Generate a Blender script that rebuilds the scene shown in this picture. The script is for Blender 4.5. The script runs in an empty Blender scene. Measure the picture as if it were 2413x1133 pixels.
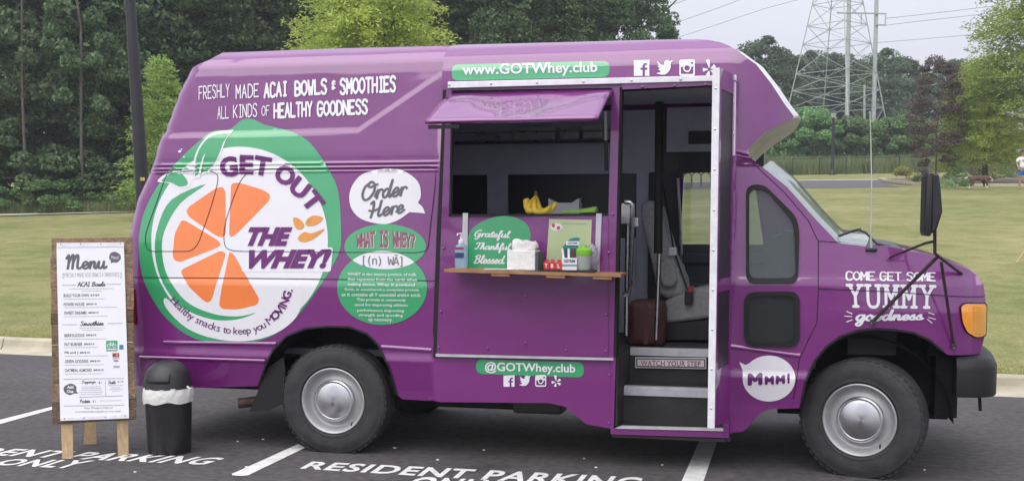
import bpy, bmesh, math, random, os
import numpy as np
from mathutils import Vector, Matrix, noise as mnoise
from mathutils.geometry import delaunay_2d_cdt
R = math.radians
random.seed(7); rng = np.random.default_rng(7)
SC = bpy.context.scene
COL = SC.collection

# ---------------------------------------------------------------- camera
F, CX, HOR, VV = 2750.0, 1206.5, 512.0, 230.0
CY = HOR + VV
PITCH = math.atan(VV / F); PSI = R(13.15)
CAM = np.array([3.03, -7.50, 1.632])
cam = bpy.data.cameras.new('camera'); camo = bpy.data.objects.new('camera', cam); COL.objects.link(camo)
camo.location = CAM; camo.rotation_euler = (R(90) - PITCH, 0, PSI)
cam.sensor_width = 36; cam.lens = F / 2413 * 36; cam.shift_y = (CY - 566.5) / 2413
cam.clip_start = .1; cam.clip_end = 2000
SC.camera = camo
# ---------------------------------------------------------------- world, sun, exposure
w = bpy.data.worlds.new("World"); SC.world = w; w.use_nodes = True
nt = w.node_tree; nt.nodes.clear()
out = nt.nodes.new('ShaderNodeOutputWorld')
sky = nt.nodes.new('ShaderNodeTexSky'); sky.sky_type = 'NISHITA'; sky.sun_disc = False
sky.sun_elevation = R(52); sky.sun_rotation = R(205); sky.air_density = 1.4; sky.dust_density = 3
bs = nt.nodes.new('ShaderNodeBackground'); bs.inputs[1].default_value = 0.07
nt.links.new(sky.outputs[0], bs.inputs[0])
bc = nt.nodes.new('ShaderNodeBackground'); bc.inputs[1].default_value = 0.85   # thin high overcast
tc = nt.nodes.new('ShaderNodeTexCoord'); mp = nt.nodes.new('ShaderNodeMapping'); mp.inputs['Scale'].default_value = (1, 1, 3)
nz = nt.nodes.new('ShaderNodeTexNoise'); nz.inputs['Scale'].default_value = 2.2; nz.inputs['Detail'].default_value = 5
cr = nt.nodes.new('ShaderNodeValToRGB')
cr.color_ramp.elements[0].position = .3; cr.color_ramp.elements[0].color = (.66, .67, .76, 1)
cr.color_ramp.elements[1].position = .7; cr.color_ramp.elements[1].color = (.77, .775, .86, 1)
nt.links.new(tc.outputs['Generated'], mp.inputs[0]); nt.links.new(mp.outputs[0], nz.inputs[0])
nt.links.new(nz.outputs[0], cr.inputs[0])
sx = nt.nodes.new('ShaderNodeSeparateXYZ'); nt.links.new(tc.outputs['Generated'], sx.inputs[0])     # overcast: brighter towards the zenith, all round
gr = nt.nodes.new('ShaderNodeMapRange'); gr.inputs[1].default_value = 0; gr.inputs[2].default_value = 1; gr.inputs[3].default_value = .78; gr.inputs[4].default_value = 1.75
nt.links.new(sx.outputs[2], gr.inputs[0]); mg = nt.nodes.new('ShaderNodeMixRGB'); mg.blend_type = 'MULTIPLY'; mg.inputs[0].default_value = 1
nt.links.new(cr.outputs[0], mg.inputs[1]); nt.links.new(gr.outputs[0], mg.inputs[2]); nt.links.new(mg.outputs[0], bc.inputs[0])
mxs = nt.nodes.new('ShaderNodeMixShader'); mxs.inputs[0].default_value = .85
nt.links.new(bs.outputs[0], mxs.inputs[1]); nt.links.new(bc.outputs[0], mxs.inputs[2]); nt.links.new(mxs.outputs[0], out.inputs[0])
sl = bpy.data.lights.new('sun', 'SUN'); sl.energy = 1.5; sl.angle = R(70); sl.color = (1, .96, .9)
so = bpy.data.objects.new('sun', sl); COL.objects.link(so)
so.rotation_euler = (R(32), R(-12), R(0))
SC.view_settings.view_transform = 'Standard'; SC.view_settings.look = 'None'
SC.view_settings.exposure = 0.70; SC.view_settings.gamma = 1
try: SC.view_settings.use_curve_mapping = False
except Exception: pass
SC.cycles.max_bounces = 8; SC.cycles.transparent_max_bounces = 16
SC.cycles.use_denoising = True

# ---------------------------------------------------------------- photo geometry helpers
_f = np.array([-math.sin(PSI) * math.cos(PITCH), math.cos(PSI) * math.cos(PITCH), -math.sin(PITCH)])
_r = np.array([math.cos(PSI), math.sin(PSI), 0.0]); _u = np.cross(_r, _f)
def ray(u, v):
    u = np.asarray(u, float); v = np.asarray(v, float)
    return _f + ((u - CX) / F)[..., None] * _r - ((v - CY) / F)[..., None] * _u
def pl(u, v, Y):
    d = ray(u, v); t = (np.asarray(Y, float) - CAM[1]) / d[..., 1]
    return CAM + d * t[..., None]
def gd(u, v, z=0.0):
    d = ray(u, v); t = (z - CAM[2]) / d[..., 2]
    return CAM + d * np.asarray(t)[..., None]
def dp(u, v, D):
    return CAM + ray(u, v) * D
K0, K1 = gd(0, 824), gd(2413, 924)
kd = (K1 - K0)[:2]; kd /= np.linalg.norm(kd); kn = np.array([-kd[1], kd[0]])
SLOPE = .060; LZ = .13
def ks(x, y): return (np.asarray(x) - K0[0]) * kn[0] + (np.asarray(y) - K0[1]) * kn[1]
def gz(x, y):
    s = ks(x, y); return np.where(s < 0.1, 0, LZ + SLOPE * np.minimum(s, 110) + .012 * np.maximum(np.minimum(s, 300) - 110, 0))
def lw(u, v, dz=0.0):
    d = ray(u, v); n = np.array([-SLOPE * kn[0], -SLOPE * kn[1], 1.0])
    c = LZ + dz - SLOPE * (K0[0] * kn[0] + K0[1] * kn[1])
    t = (c - CAM @ n) / (d @ n); return CAM + d * np.asarray(t)[..., None]
def at_s(u, D):      # ground point below pixel column u at optical depth D
    p = dp(u, 500, D); return np.array([p[0], p[1], float(gz(p[0], p[1]))])

# ---------------------------------------------------------------- object helpers
WORLD = {}
def tag(o, label=None, cat=None, group=None, kind=None):
    if label: o['label'] = label
    if cat: o['category'] = cat
    if group: o['group'] = group
    if kind: o['kind'] = kind
    return o
def thing(name, loc, label, cat, group=None, rz=0):
    o = bpy.data.objects.new(name, None); COL.objects.link(o); o.location = loc; o.rotation_euler = (0, 0, rz)
    o.empty_display_size = .1
    WORLD[o.name] = Matrix.Translation(Vector(loc)) @ Matrix.Rotation(rz, 4, 'Z')
    return tag(o, label, cat, group)
def link(name, me, mat=None, parent=None, local=False):
    o = bpy.data.objects.new(name, me); COL.objects.link(o)
    if mat is not None:
        if isinstance(mat, (list, tuple)):
            for m in mat: me.materials.append(m)
        else: me.materials.append(mat)
    if parent is not None:
        M = WORLD.get(parent.name, Matrix.Identity(4))
        if not local: me.transform(M.inverted())
        o.parent = parent; WORLD[o.name] = M
    return o
def mesh(name, vs, fs, mat=None, parent=None, smooth=False, sharp=None, local=False, mi=None):
    me = bpy.data.meshes.new(name); me.from_pydata([tuple(map(float, v)) for v in vs], [], [tuple(int(i) for i in f) for f in fs]); me.validate(clean_customdata=False)
    if mi is not None: me.polygons.foreach_set('material_index', mi)
    if smooth:
        me.polygons.foreach_set('use_smooth', [True] * len(me.polygons))
        if sharp: me.set_sharp_from_angle(angle=R(sharp))
    me.update()
    return link(name, me, mat, parent, local)
class MB:
    def __init__(s): s.v = []; s.f = []
    def add(s, vs, fs):
        n = len(s.v); s.v += [tuple(v) for v in vs]; s.f += [tuple(i + n for i in f) for f in fs]; return s
    def box(s, a, b, M=None, bev=0):
        x0, y0, z0 = a; x1, y1, z1 = b
        if bev:
            bm = bmesh.new(); bmesh.ops.create_cube(bm, size=1)
            for v in bm.verts: v.co = Vector((x0 + (v.co.x + .5) * (x1 - x0), y0 + (v.co.y + .5) * (y1 - y0), z0 + (v.co.z + .5) * (z1 - z0)))
            bmesh.ops.bevel(bm, geom=bm.edges[:] , offset=bev, segments=2, affect='EDGES', profile=.6)
            bm.verts.ensure_lookup_table()
            vs = [v.co.copy() for v in bm.verts]; fs = [[v.index for v in f.verts] for f in bm.faces]; bm.free()
        else:
            vs = [Vector(p) for p in ((x0,y0,z0),(x1,y0,z0),(x1,y1,z0),(x0,y1,z0),(x0,y0,z1),(x1,y0,z1),(x1,y1,z1),(x0,y1,z1))]
            fs = [(0,3,2,1),(4,5,6,7),(0,1,5,4),(1,2,6,5),(2,3,7,6),(3,0,4,7)]
        if M is not None: vs = [M @ v for v in vs]
        return s.add(vs, fs)
    def tube(s, pts, r, n=8, cap=True):
        pts = [Vector(p) for p in pts]; m = len(pts)
        rs = r if isinstance(r, (list, tuple)) else [r] * m
        base = len(s.v); prev = None
        for i, p in enumerate(pts):
            d = (pts[min(i+1, m-1)] - pts[max(i-1, 0)]).normalized()
            if prev is None:
                a = d.orthogonal().normalized()
            else:
                a = (prev - d * prev.dot(d)); a = a.normalized() if a.length > 1e-6 else d.orthogonal().normalized()
            prev = a; b = d.cross(a)
            for k in range(n):
                t = 2 * math.pi * k / n; s.v.append(tuple(p + (a * math.cos(t) + b * math.sin(t)) * rs[i]))
        for i in range(m - 1):
            for k in range(n):
                k2 = (k + 1) % n; s.f.append((base+i*n+k, base+i*n+k2, base+(i+1)*n+k2, base+(i+1)*n+k))
        if cap:
            s.f.append(tuple(base + k for k in reversed(range(n)))); s.f.append(tuple(base + (m-1)*n + k for k in range(n)))
        return s
    def lathe(s, prof, n=32, M=None, close=False):   # prof: (r, h) about z
        base = len(s.v); m = len(prof)
        for i, (r, h) in enumerate(prof):
            for k in range(n):
                t = 2 * math.pi * k / n; p = Vector((r * math.cos(t), r * math.sin(t), h)); s.v.append(tuple(M @ p if M is not None else p))
        for i in range(m - 1 if not close else m):
            j = (i + 1) % m
            for k in range(n):
                k2 = (k + 1) % n; s.f.append((base+i*n+k, base+i*n+k2, base+j*n+k2, base+j*n+k))
        return s
    def prism(s, pts, d, M=None):  # pts list of 3D, extruded by vector d
        n = len(pts); a = [Vector(p) for p in pts]; b = [p + Vector(d) for p in a]
        vs = a + b
        if M is not None: vs = [M @ v for v in vs]
        fs = [tuple(range(n)), tuple(reversed(range(n, 2*n)))] + [((i+1) % n, i, i+n, (i+1) % n + n) for i in range(n)]
        return s.add(vs, fs)
    def build(s, name, mat, parent=None, smooth=False, sharp=35, local=False):
        o = mesh(name, s.v, s.f, mat, parent, smooth, sharp if smooth else None, local)
        bm = bmesh.new(); bm.from_mesh(o.data); bmesh.ops.recalc_face_normals(bm, faces=bm.faces); bm.to_mesh(o.data); bm.free()
        return o
def copy_tree(o, parent=None):
    c = o.copy(); COL.objects.link(c)
    if parent is not None: c.parent = parent
    for ch in list(o.children): copy_tree(ch, c)
    return c
def smoothp(pts, n=6, closed=False):
    p = [np.array(q, float) for q in pts]; m = len(p); o = []
    for i in range(m if closed else m - 1):
        if closed: a, b, c, d = p[(i-1) % m], p[i], p[(i+1) % m], p[(i+2) % m]
        else: a, b, c, d = p[max(i-1, 0)], p[i], p[i+1], p[min(i+2, m-1)]
        for k in range(n):
            t = k / n
            o.append(.5 * ((2*b) + (c-a)*t + (2*a-5*b+4*c-d)*t*t + (3*b-a-3*c+d)*t**3))
    if not closed: o.append(p[-1])
    return [tuple(q) for q in o]
def roundpoly(pts, rad, n=5):
    o = []; m = len(pts)
    for i in range(m):
        a, b, c = (np.array(pts[k % m], float) for k in (i-1, i, i+1))
        u = a - b; v = c - b; lu = np.linalg.norm(u); lv = np.linalg.norm(v); r_ = min(rad, lu*.48, lv*.48)
        p0 = b + u/lu*r_; p1 = b + v/lv*r_
        for k in range(n + 1):
            t = k / n; o.append(tuple((1-t)**2*p0 + 2*t*(1-t)*b + t*t*p1))
    return o
def ellipse(cx, cy, rx, ry, n=64, rot=0):
    o = []
    for k in range(n):
        t = 2*math.pi*k/n; x, y = rx*math.cos(t), ry*math.sin(t)
        o.append((cx + x*math.cos(rot) - y*math.sin(rot), cy + x*math.sin(rot) + y*math.cos(rot)))
    return o

# ---------------------------------------------------------------- materials
def new_mat(name):
    m = bpy.data.materials.new(name); m.use_nodes = True; n = m.node_tree
    return m, n, n.nodes['Principled BSDF']
def P(name, col, rough=.5, metal=0, coat=0, var=.12, scale=8, bump=0, bscale=60, spec=.5, coatr=.05, detail=4, coords='Object', alpha=1, coatior=1.5):
    m, n, b = new_mat(name); N = n.nodes; L = n.links
    b.inputs['Roughness'].default_value = rough; b.inputs['Metallic'].default_value = metal
    b.inputs['Coat Weight'].default_value = coat; b.inputs['Coat IOR'].default_value = coatior; b.inputs['Coat Roughness'].default_value = coatr
    b.inputs['Specular IOR Level'].default_value = spec
    t = N.new('ShaderNodeTexCoord'); z = N.new('ShaderNodeTexNoise'); z.inputs['Scale'].default_value = scale; z.inputs['Detail'].default_value = detail
    L.new(t.outputs[coords], z.inputs['Vector'])
    r = N.new('ShaderNodeValToRGB'); r.color_ramp.elements[0].position = .3; r.color_ramp.elements[1].position = .7
    r.color_ramp.elements[0].color = tuple(c*(1-var) for c in col[:3]) + (1,); r.color_ramp.elements[1].color = tuple(min(1, c*(1+var)) for c in col[:3]) + (1,)
    L.new(z.outputs[0], r.inputs[0]); L.new(r.outputs[0], b.inputs['Base Color'])
    mr = N.new('ShaderNodeMapRange'); mr.inputs[3].default_value = max(rough-.06, .02); mr.inputs[4].default_value = min(1, rough+.08)
    L.new(z.outputs[0], mr.inputs[0]); L.new(mr.outputs[0], b.inputs['Roughness'])
    if bump:
        z2 = N.new('ShaderNodeTexNoise'); z2.inputs['Scale'].default_value = bscale; z2.inputs['Detail'].default_value = 3
        L.new(t.outputs[coords], z2.inputs['Vector'])
        bu = N.new('ShaderNodeBump'); bu.inputs['Strength'].default_value = bump; bu.inputs['Distance'].default_value = .01
        L.new(z2.outputs[0], bu.inputs['Height']); L.new(bu.outputs[0], b.inputs['Normal'])
    return m
def glass(name, tint, trans, rough=.02):
    m, n, b = new_mat(name); N = n.nodes; L = n.links
    b.inputs['Base Color'].default_value = tint + (1,); b.inputs['Roughness'].default_value = rough; b.inputs['Coat Weight'].default_value = .6
    tr = N.new('ShaderNodeBsdfTransparent'); tr.inputs[0].default_value = (.86, .92, .92, 1); mx = N.new('ShaderNodeMixShader'); mx.inputs[0].default_value = trans
    L.new(b.outputs[0], mx.inputs[1]); L.new(tr.outputs[0], mx.inputs[2]); L.new(mx.outputs[0], N['Material Output'].inputs[0])
    return m
def paint_mat():
    m, n, b = new_mat('purple_paint'); N = n.nodes; L = n.links
    t = N.new('ShaderNodeTexCoord'); z = N.new('ShaderNodeTexNoise'); z.inputs['Scale'].default_value = 1.3; z.inputs['Detail'].default_value = 6; z.inputs['Roughness'].default_value = .6
    L.new(t.outputs['Object'], z.inputs['Vector'])
    r = N.new('ShaderNodeValToRGB'); r.color_ramp.elements[0].position = .3; r.color_ramp.elements[1].position = .72
    r.color_ramp.elements[0].color = (.150, .0045, .148, 1); r.color_ramp.elements[1].color = (.182, .007, .178, 1)
    L.new(z.outputs[0], r.inputs[0]); L.new(r.outputs[0], b.inputs['Base Color'])
    b.inputs['Roughness'].default_value = .5; b.inputs['Coat Weight'].default_value = 1.0; b.inputs['Coat IOR'].default_value = 1.72
    mr = N.new('ShaderNodeMapRange'); mr.inputs[1].default_value = .35; mr.inputs[2].default_value = .7; mr.inputs[3].default_value = .03; mr.inputs[4].default_value = .13
    L.new(z.outputs[0], mr.inputs[0]); L.new(mr.outputs[0], b.inputs['Coat Roughness'])
    z2 = N.new('ShaderNodeTexNoise'); z2.inputs['Scale'].default_value = 1.9; z2.inputs['Detail'].default_value = 2
    mp2 = N.new('ShaderNodeMapping'); mp2.inputs['Scale'].default_value = (1, 1, 1.5)
    L.new(t.outputs['Object'], mp2.inputs[0]); L.new(mp2.outputs[0], z2.inputs['Vector'])
    bu = N.new('ShaderNodeBump'); bu.inputs['Strength'].default_value = .16; bu.inputs['Distance'].default_value = .06
    L.new(z2.outputs[0], bu.inputs['Height']); L.new(bu.outputs[0], b.inputs['Normal']); L.new(bu.outputs[0], b.inputs['Coat Normal'])
    return m
PURPLE = paint_mat()
GREEN = P('green_vinyl', (.030, .36, .135), .35, coat=1, coatior=1.75, coatr=.1, var=.05, scale=3)
WHITEV = P('white_vinyl', (.78, .77, .81), .35, coat=.5, coatior=1.8, coatr=.12, var=.02, scale=3)
ORANGE = P('orange_vinyl', (.88, .22, .045), .35, coat=1, coatior=1.6, coatr=.1, var=.06, scale=4)
AMBERV = P('honey_vinyl', (.72, .30, .06), .35, coat=.5, var=.1, scale=20)
PURPV = P('purple_vinyl', (.13, .007, .14), .35, coat=.5, coatior=1.5, coatr=.1, var=.05)
GREYV = P('grey_print', (.13, .12, .14), .45, var=.08)
DGREYV = P('dark_print', (.05, .05, .055), .5, var=.08)
LGREYV = P('pale_grey_print', (.42, .42, .45), .5, var=.08)
REDV = P('red_print', (.32, .04, .06), .5)
BLACKP = P('black_plastic', (.018, .018, .021), .42, var=.2, scale=30, bump=.15, bscale=120)
BLACKR = P('black_rubber', (.006, .006, .007), .7, var=.2, scale=20)
DARKIN = P('dark_interior', (.065, .068, .08), .6, var=.2, scale=5)
GREYIN = P('grey_interior_panel', (.70, .73, .84), .55, var=.1, scale=4)
DARKGL = P('tinted_glass', (.012, .014, .02), .06, coat=.5, var=.1, spec=.5)
ALU = P('aluminium', (.62, .61, .64), .42, metal=.55, var=.10, scale=14, bump=.1, bscale=90)
ALUW = P('white_painted_aluminium', (.78, .77, .80), .45, metal=.1, var=.08, scale=18)
STEEL = P('brushed_steel', (.55, .55, .57), .28, metal=1, var=.15, scale=30)
CREAM = P('bare_fibreglass', (.62, .58, .45), .7, var=.10, scale=4, bump=.15, bscale=12)
RIMM = P('silver_wheel_paint', (.40, .40, .41), .45, metal=.35, var=.08, scale=20)
CONC = P('kerb_concrete', (.42, .385, .29), .9, var=.18, scale=3, bump=.5, bscale=60, detail=8)
WPAINT = P('white_road_paint', (.66, .66, .64), .8, var=.16, scale=12, bump=.3, bscale=150, detail=8)
_n = WPAINT.node_tree; _b = _n.nodes['Principled BSDF']; _src = _b.inputs['Base Color'].links[0].from_socket
_z = _n.nodes.new('ShaderNodeTexNoise'); _z.inputs['Scale'].default_value = 38; _z.inputs['Detail'].default_value = 9; _z.inputs['Roughness'].default_value = .75; _n.links.new(_n.nodes['Texture Coordinate'].outputs['Object'], _z.inputs['Vector'])
_rp = _n.nodes.new('ShaderNodeValToRGB'); _rp.color_ramp.elements[0].position = .60; _rp.color_ramp.elements[1].position = .68; _n.links.new(_z.outputs[0], _rp.inputs[0])
_m = _n.nodes.new('ShaderNodeMixRGB'); _n.links.new(_rp.outputs[0], _m.inputs[0]); _n.links.new(_src, _m.inputs[1]); _m.inputs[2].default_value = (.16, .15, .15, 1); _n.links.new(_m.outputs[0], _b.inputs['Base Color'])
PLYM = P('shelf_plywood', (.33, .17, .075), .55, var=.25, scale=10)
def wood(name, c1, c2, sc=(1.2, 9, 9), rough=.75):
    m, n, b = new_mat(name); N = n.nodes; L = n.links
    t = N.new('ShaderNodeTexCoord'); mp_ = N.new('ShaderNodeMapping'); mp_.inputs['Scale'].default_value = sc
    oi = N.new('ShaderNodeObjectInfo'); ad = N.new('ShaderNodeVectorMath'); ad.operation = 'ADD'
    L.new(t.outputs['Object'], ad.inputs[0])
    mu = N.new('ShaderNodeMath'); mu.operation = 'MULTIPLY'; mu.inputs[1].default_value = 40; L.new(oi.outputs['Random'], mu.inputs[0]); L.new(mu.outputs[0], ad.inputs[1])
    L.new(ad.outputs[0], mp_.inputs[0])
    z = N.new('ShaderNodeTexNoise'); z.inputs['Scale'].default_value = 5; z.inputs['Detail'].default_value = 9; z.inputs['Distortion'].default_value = 1.4; z.inputs['Roughness'].default_value = .65
    L.new(mp_.outputs[0], z.inputs['Vector'])
    r = N.new('ShaderNodeValToRGB'); r.color_ramp.elements[0].position = .32; r.color_ramp.elements[1].position = .68
    r.color_ramp.elements[0].color = c1 + (1,); r.color_ramp.elements[1].color = c2 + (1,); L.new(z.outputs[0], r.inputs[0])
    hs = N.new('ShaderNodeHueSaturation'); mr = N.new('ShaderNodeMapRange'); mr.inputs[3].default_value = .6; mr.inputs[4].default_value = 1.5
    L.new(oi.outputs['Random'], mr.inputs[0]); L.new(mr.outputs[0], hs.inputs['Value']); L.new(r.outputs[0], hs.inputs['Color']); L.new(hs.outputs[0], b.inputs['Base Color'])
    b.inputs['Roughness'].default_value = rough
    bu = N.new('ShaderNodeBump'); bu.inputs['Strength'].default_value = .5; bu.inputs['Distance'].default_value = .004; L.new(z.outputs[0], bu.inputs['Height']); L.new(bu.outputs[0], b.inputs['Normal'])
    return m
PALLET = wood('weathered_pallet_wood', (.055, .036, .024), (.31, .20, .12), sc=(1.5, 10, 12))
PINE = wood('raw_pine', (.33, .22, .12), (.50, .37, .22), sc=(9, 9, 1.2))
def foliage(name, dark, light, hue=.02, trans=.35, vr=(.72, 1.35)):
    m, n, b = new_mat(name); N = n.nodes; L = n.links
    g = N.new('ShaderNodeNewGeometry'); t = N.new('ShaderNodeTexCoord'); z = N.new('ShaderNodeTexNoise'); z.inputs['Scale'].default_value = .7; z.inputs['Detail'].default_value = 3
    L.new(t.outputs['Object'], z.inputs['Vector'])
    mx = N.new('ShaderNodeMath'); mx.operation = 'MULTIPLY_ADD'; mx.inputs[1].default_value = .55; L.new(g.outputs['Random Per Island'], mx.inputs[0])
    m2 = N.new('ShaderNodeMath'); m2.operation = 'MULTIPLY_ADD'; m2.inputs[1].default_value = 1.5; m2.inputs[2].default_value = -.5; L.new(z.outputs[0], m2.inputs[0]); L.new(m2.outputs[0], mx.inputs[2])
    r = N.new('ShaderNodeValToRGB'); r.color_ramp.elements[0].position = .1; r.color_ramp.elements[1].position = .95
    r.color_ramp.elements[0].color = dark + (1,); r.color_ramp.elements[1].color = light + (1,)
    L.new(mx.outputs[0], r.inputs[0]); b.inputs['Roughness'].default_value = .6; b.inputs['Specular IOR Level'].default_value = .25
    oi = N.new('ShaderNodeObjectInfo'); hs = N.new('ShaderNodeHueSaturation'); mr = N.new('ShaderNodeMapRange'); mr.inputs[3].default_value = .5-hue; mr.inputs[4].default_value = .5+hue
    mr2 = N.new('ShaderNodeMapRange'); mr2.inputs[3].default_value = vr[0]; mr2.inputs[4].default_value = vr[1]
    L.new(oi.outputs['Random'], mr.inputs[0]); L.new(mr.outputs[0], hs.inputs['Hue']); L.new(oi.outputs['Random'], mr2.inputs[0]); L.new(mr2.outputs[0], hs.inputs['Value']); L.new(r.outputs[0], hs.inputs['Color'])
    L.new(hs.outputs[0], b.inputs['Base Color'])
    tl = N.new('ShaderNodeBsdfTranslucent'); L.new(hs.outputs[0], tl.inputs[0]); ms = N.new('ShaderNodeMixShader'); ms.inputs[0].default_value = trans
    L.new(b.outputs[0], ms.inputs[1]); L.new(tl.outputs[0], ms.inputs[2]); L.new(ms.outputs[0], N['Material Output'].inputs[0])
    return m
LEAFD = foliage('woodland_leaves', (.045, .085, .040), (.200, .290, .140))
LEAFM = foliage('shrub_leaves', (.09, .17, .06), (.24, .38, .15))
LEAFF = foliage('far_tree_leaves', (.065, .11, .07), (.19, .27, .155))
LEAFB = foliage('bright_young_leaves', (.24, .31, .07), (.60, .70, .18), hue=.01, trans=.45, vr=(1, 1.15))
LEAFB2 = foliage('feathery_cypress_leaves', (.17, .26, .06), (.42, .54, .16), hue=.01, trans=.45, vr=(1, 1.15))
LEAFP = foliage('purple_plum_leaves', (.10, .075, .068), (.23, .175, .155), hue=.01)
WEEDM = foliage('tall_grass', (.13, .18, .07), (.30, .34, .16), hue=.01)
BARK = P('bark', (.10, .085, .065), .9, var=.35, scale=6, bump=.6, bscale=30)
PALEBARK = P('pale_bark', (.10, .092, .08), .9, var=.3, scale=5, bump=.6, bscale=30)

def ground_mats():
    m, n, b = new_mat('asphalt'); N = n.nodes; L = n.links
    t = N.new('ShaderNodeTexCoord')
    z = N.new('ShaderNodeTexNoise'); z.inputs['Scale'].default_value = .55; z.inputs['Detail'].default_value = 7; z.inputs['Roughness'].default_value = .6
    z2 = N.new('ShaderNodeTexNoise'); z2.inputs['Scale'].default_value = 260; z2.inputs['Detail'].default_value = 2
    z3 = N.new('ShaderNodeTexNoise'); z3.inputs['Scale'].default_value = 16; z3.inputs['Detail'].default_value = 6
    for q in (z, z2, z3): L.new(t.outputs['Object'], q.inputs['Vector'])
    r = N.new('ShaderNodeValToRGB'); r.color_ramp.elements[0].position = .3; r.color_ramp.elements[1].position = .7
    r.color_ramp.elements[0].color = (.060, .054, .057, 1); r.color_ramp.elements[1].color = (.098, .089, .093, 1); L.new(z.outputs[0], r.inputs[0])
    r2 = N.new('ShaderNodeValToRGB'); r2.color_ramp.elements[0].position = .3; r2.color_ramp.elements[1].position = .72
    r2.color_ramp.elements[0].color = (.55, .55, .55, 1); r2.color_ramp.elements[1].color = (1.45, 1.45, 1.45, 1); L.new(z2.outputs[0], r2.inputs[0])
    mu = N.new('ShaderNodeMixRGB'); mu.blend_type = 'MULTIPLY'; mu.inputs[0].default_value = 1; L.new(r.outputs[0], mu.inputs[1]); L.new(r2.outputs[0], mu.inputs[2])
    r3 = N.new('ShaderNodeValToRGB'); r3.color_ramp.elements[0].position = .34; r3.color_ramp.elements[0].color = (.62, .61, .60, 1); r3.color_ramp.elements[1].position = .6; r3.color_ramp.elements[1].color = (1.05, 1.05, 1.05, 1); L.new(z3.outputs[0], r3.inputs[0])
    mu2 = N.new('ShaderNodeMixRGB'); mu2.blend_type = 'MULTIPLY'; mu2.inputs[0].default_value = 1; L.new(mu.outputs[0], mu2.inputs[1]); L.new(r3.outputs[0], mu2.inputs[2])
    z4 = N.new('ShaderNodeTexNoise'); z4.inputs['Scale'].default_value = 1.25; z4.inputs['Detail'].default_value = 4; z4.inputs['Roughness'].default_value = .45; L.new(t.outputs['Object'], z4.inputs['Vector'])
    r4 = N.new('ShaderNodeValToRGB'); r4.color_ramp.elements[0].position = .64; r4.color_ramp.elements[0].color = (1, 1, 1, 1); r4.color_ramp.elements[1].position = .72; r4.color_ramp.elements[1].color = (.62, .61, .60, 1); L.new(z4.outputs[0], r4.inputs[0])
    mu3 = N.new('ShaderNodeMixRGB'); mu3.blend_type = 'MULTIPLY'; mu3.inputs[0].default_value = 1; L.new(mu2.outputs[0], mu3.inputs[1]); L.new(r4.outputs[0], mu3.inputs[2])
    L.new(mu3.outputs[0], b.inputs['Base Color']); b.inputs['Roughness'].default_value = .85
    bu = N.new('ShaderNodeBump'); bu.inputs['Strength'].default_value = .6; bu.inputs['Distance'].default_value = .006; L.new(z2.outputs[0], bu.inputs['Height']); L.new(bu.outputs[0], b.inputs['Normal'])
    g, n, b = new_mat('mown_lawn'); N = n.nodes; L = n.links
    t = N.new('ShaderNodeTexCoord')
    z = N.new('ShaderNodeTexNoise'); z.inputs['Scale'].default_value = .16; z.inputs['Detail'].default_value = 8; z.inputs['Roughness'].default_value = .62
    z2 = N.new('ShaderNodeTexNoise'); z2.inputs['Scale'].default_value = 22; z2.inputs['Detail'].default_value = 5; z2.inputs['Roughness'].default_value = .7
    z3 = N.new('ShaderNodeTexNoise'); z3.inputs['Scale'].default_value = 1.7; z3.inputs['Detail'].default_value = 6
    for q in (z, z2, z3): L.new(t.outputs['Object'], q.inputs['Vector'])
    r = N.new('ShaderNodeValToRGB'); r.color_ramp.elements[0].position = .34; r.color_ramp.elements[1].position = .66
    r.color_ramp.elements[0].color = (.190, .200, .080, 1); r.color_ramp.elements[1].color = (.300, .275, .140, 1); L.new(z.outputs[0], r.inputs[0])
    r2 = N.new('ShaderNodeValToRGB'); r2.color_ramp.elements[0].position = .28; r2.color_ramp.elements[1].position = .72
    r2.color_ramp.elements[0].color = (.60, .64, .57, 1); r2.color_ramp.elements[1].color = (1.36, 1.33, 1.3, 1); L.new(z2.outputs[0], r2.inputs[0])
    mu = N.new('ShaderNodeMixRGB'); mu.blend_type = 'MULTIPLY'; mu.inputs[0].default_value = 1; L.new(r.outputs[0], mu.inputs[1]); L.new(r2.outputs[0], mu.inputs[2])
    r3 = N.new('ShaderNodeValToRGB'); r3.color_ramp.elements[0].position = .3; r3.color_ramp.elements[0].color = (.70, .80, .66, 1); r3.color_ramp.elements[1].position = .6; r3.color_ramp.elements[1].color = (1.04, 1.04, 1.04, 1); L.new(z3.outputs[0], r3.inputs[0])
    mu2 = N.new('ShaderNodeMixRGB'); mu2.blend_type = 'MULTIPLY'; mu2.inputs[0].default_value = 1; L.new(mu.outputs[0], mu2.inputs[1]); L.new(r3.outputs[0], mu2.inputs[2])
    L.new(mu2.outputs[0], b.inputs['Base Color']); b.inputs['Roughness'].default_value = .95; b.inputs['Specular IOR Level'].default_value = .1
    bu = N.new('ShaderNodeBump'); bu.inputs['Strength'].default_value = .8; bu.inputs['Distance'].default_value = .03; L.new(z2.outputs[0], bu.inputs['Height']); L.new(bu.outputs[0], b.inputs['Normal'])
    return m, g
ASPH, LAWN = ground_mats()
# ================================================================ SETTING
def sheet(name, pts, mat, kind='structure', parent=None):
    o = mesh(name, pts, [tuple(range(len(pts)))], mat, parent); o['kind'] = kind; return o
E = lambda s, t, z=0: tuple(K0 + np.array([kd[0]*t + kn[0]*s, kd[1]*t + kn[1]*s, z - K0[2]]))
sheet('parking_lot', [E(.02, -150), E(.02, 150), E(-120, 150), E(-120, -150)][::-1], ASPH)
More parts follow.
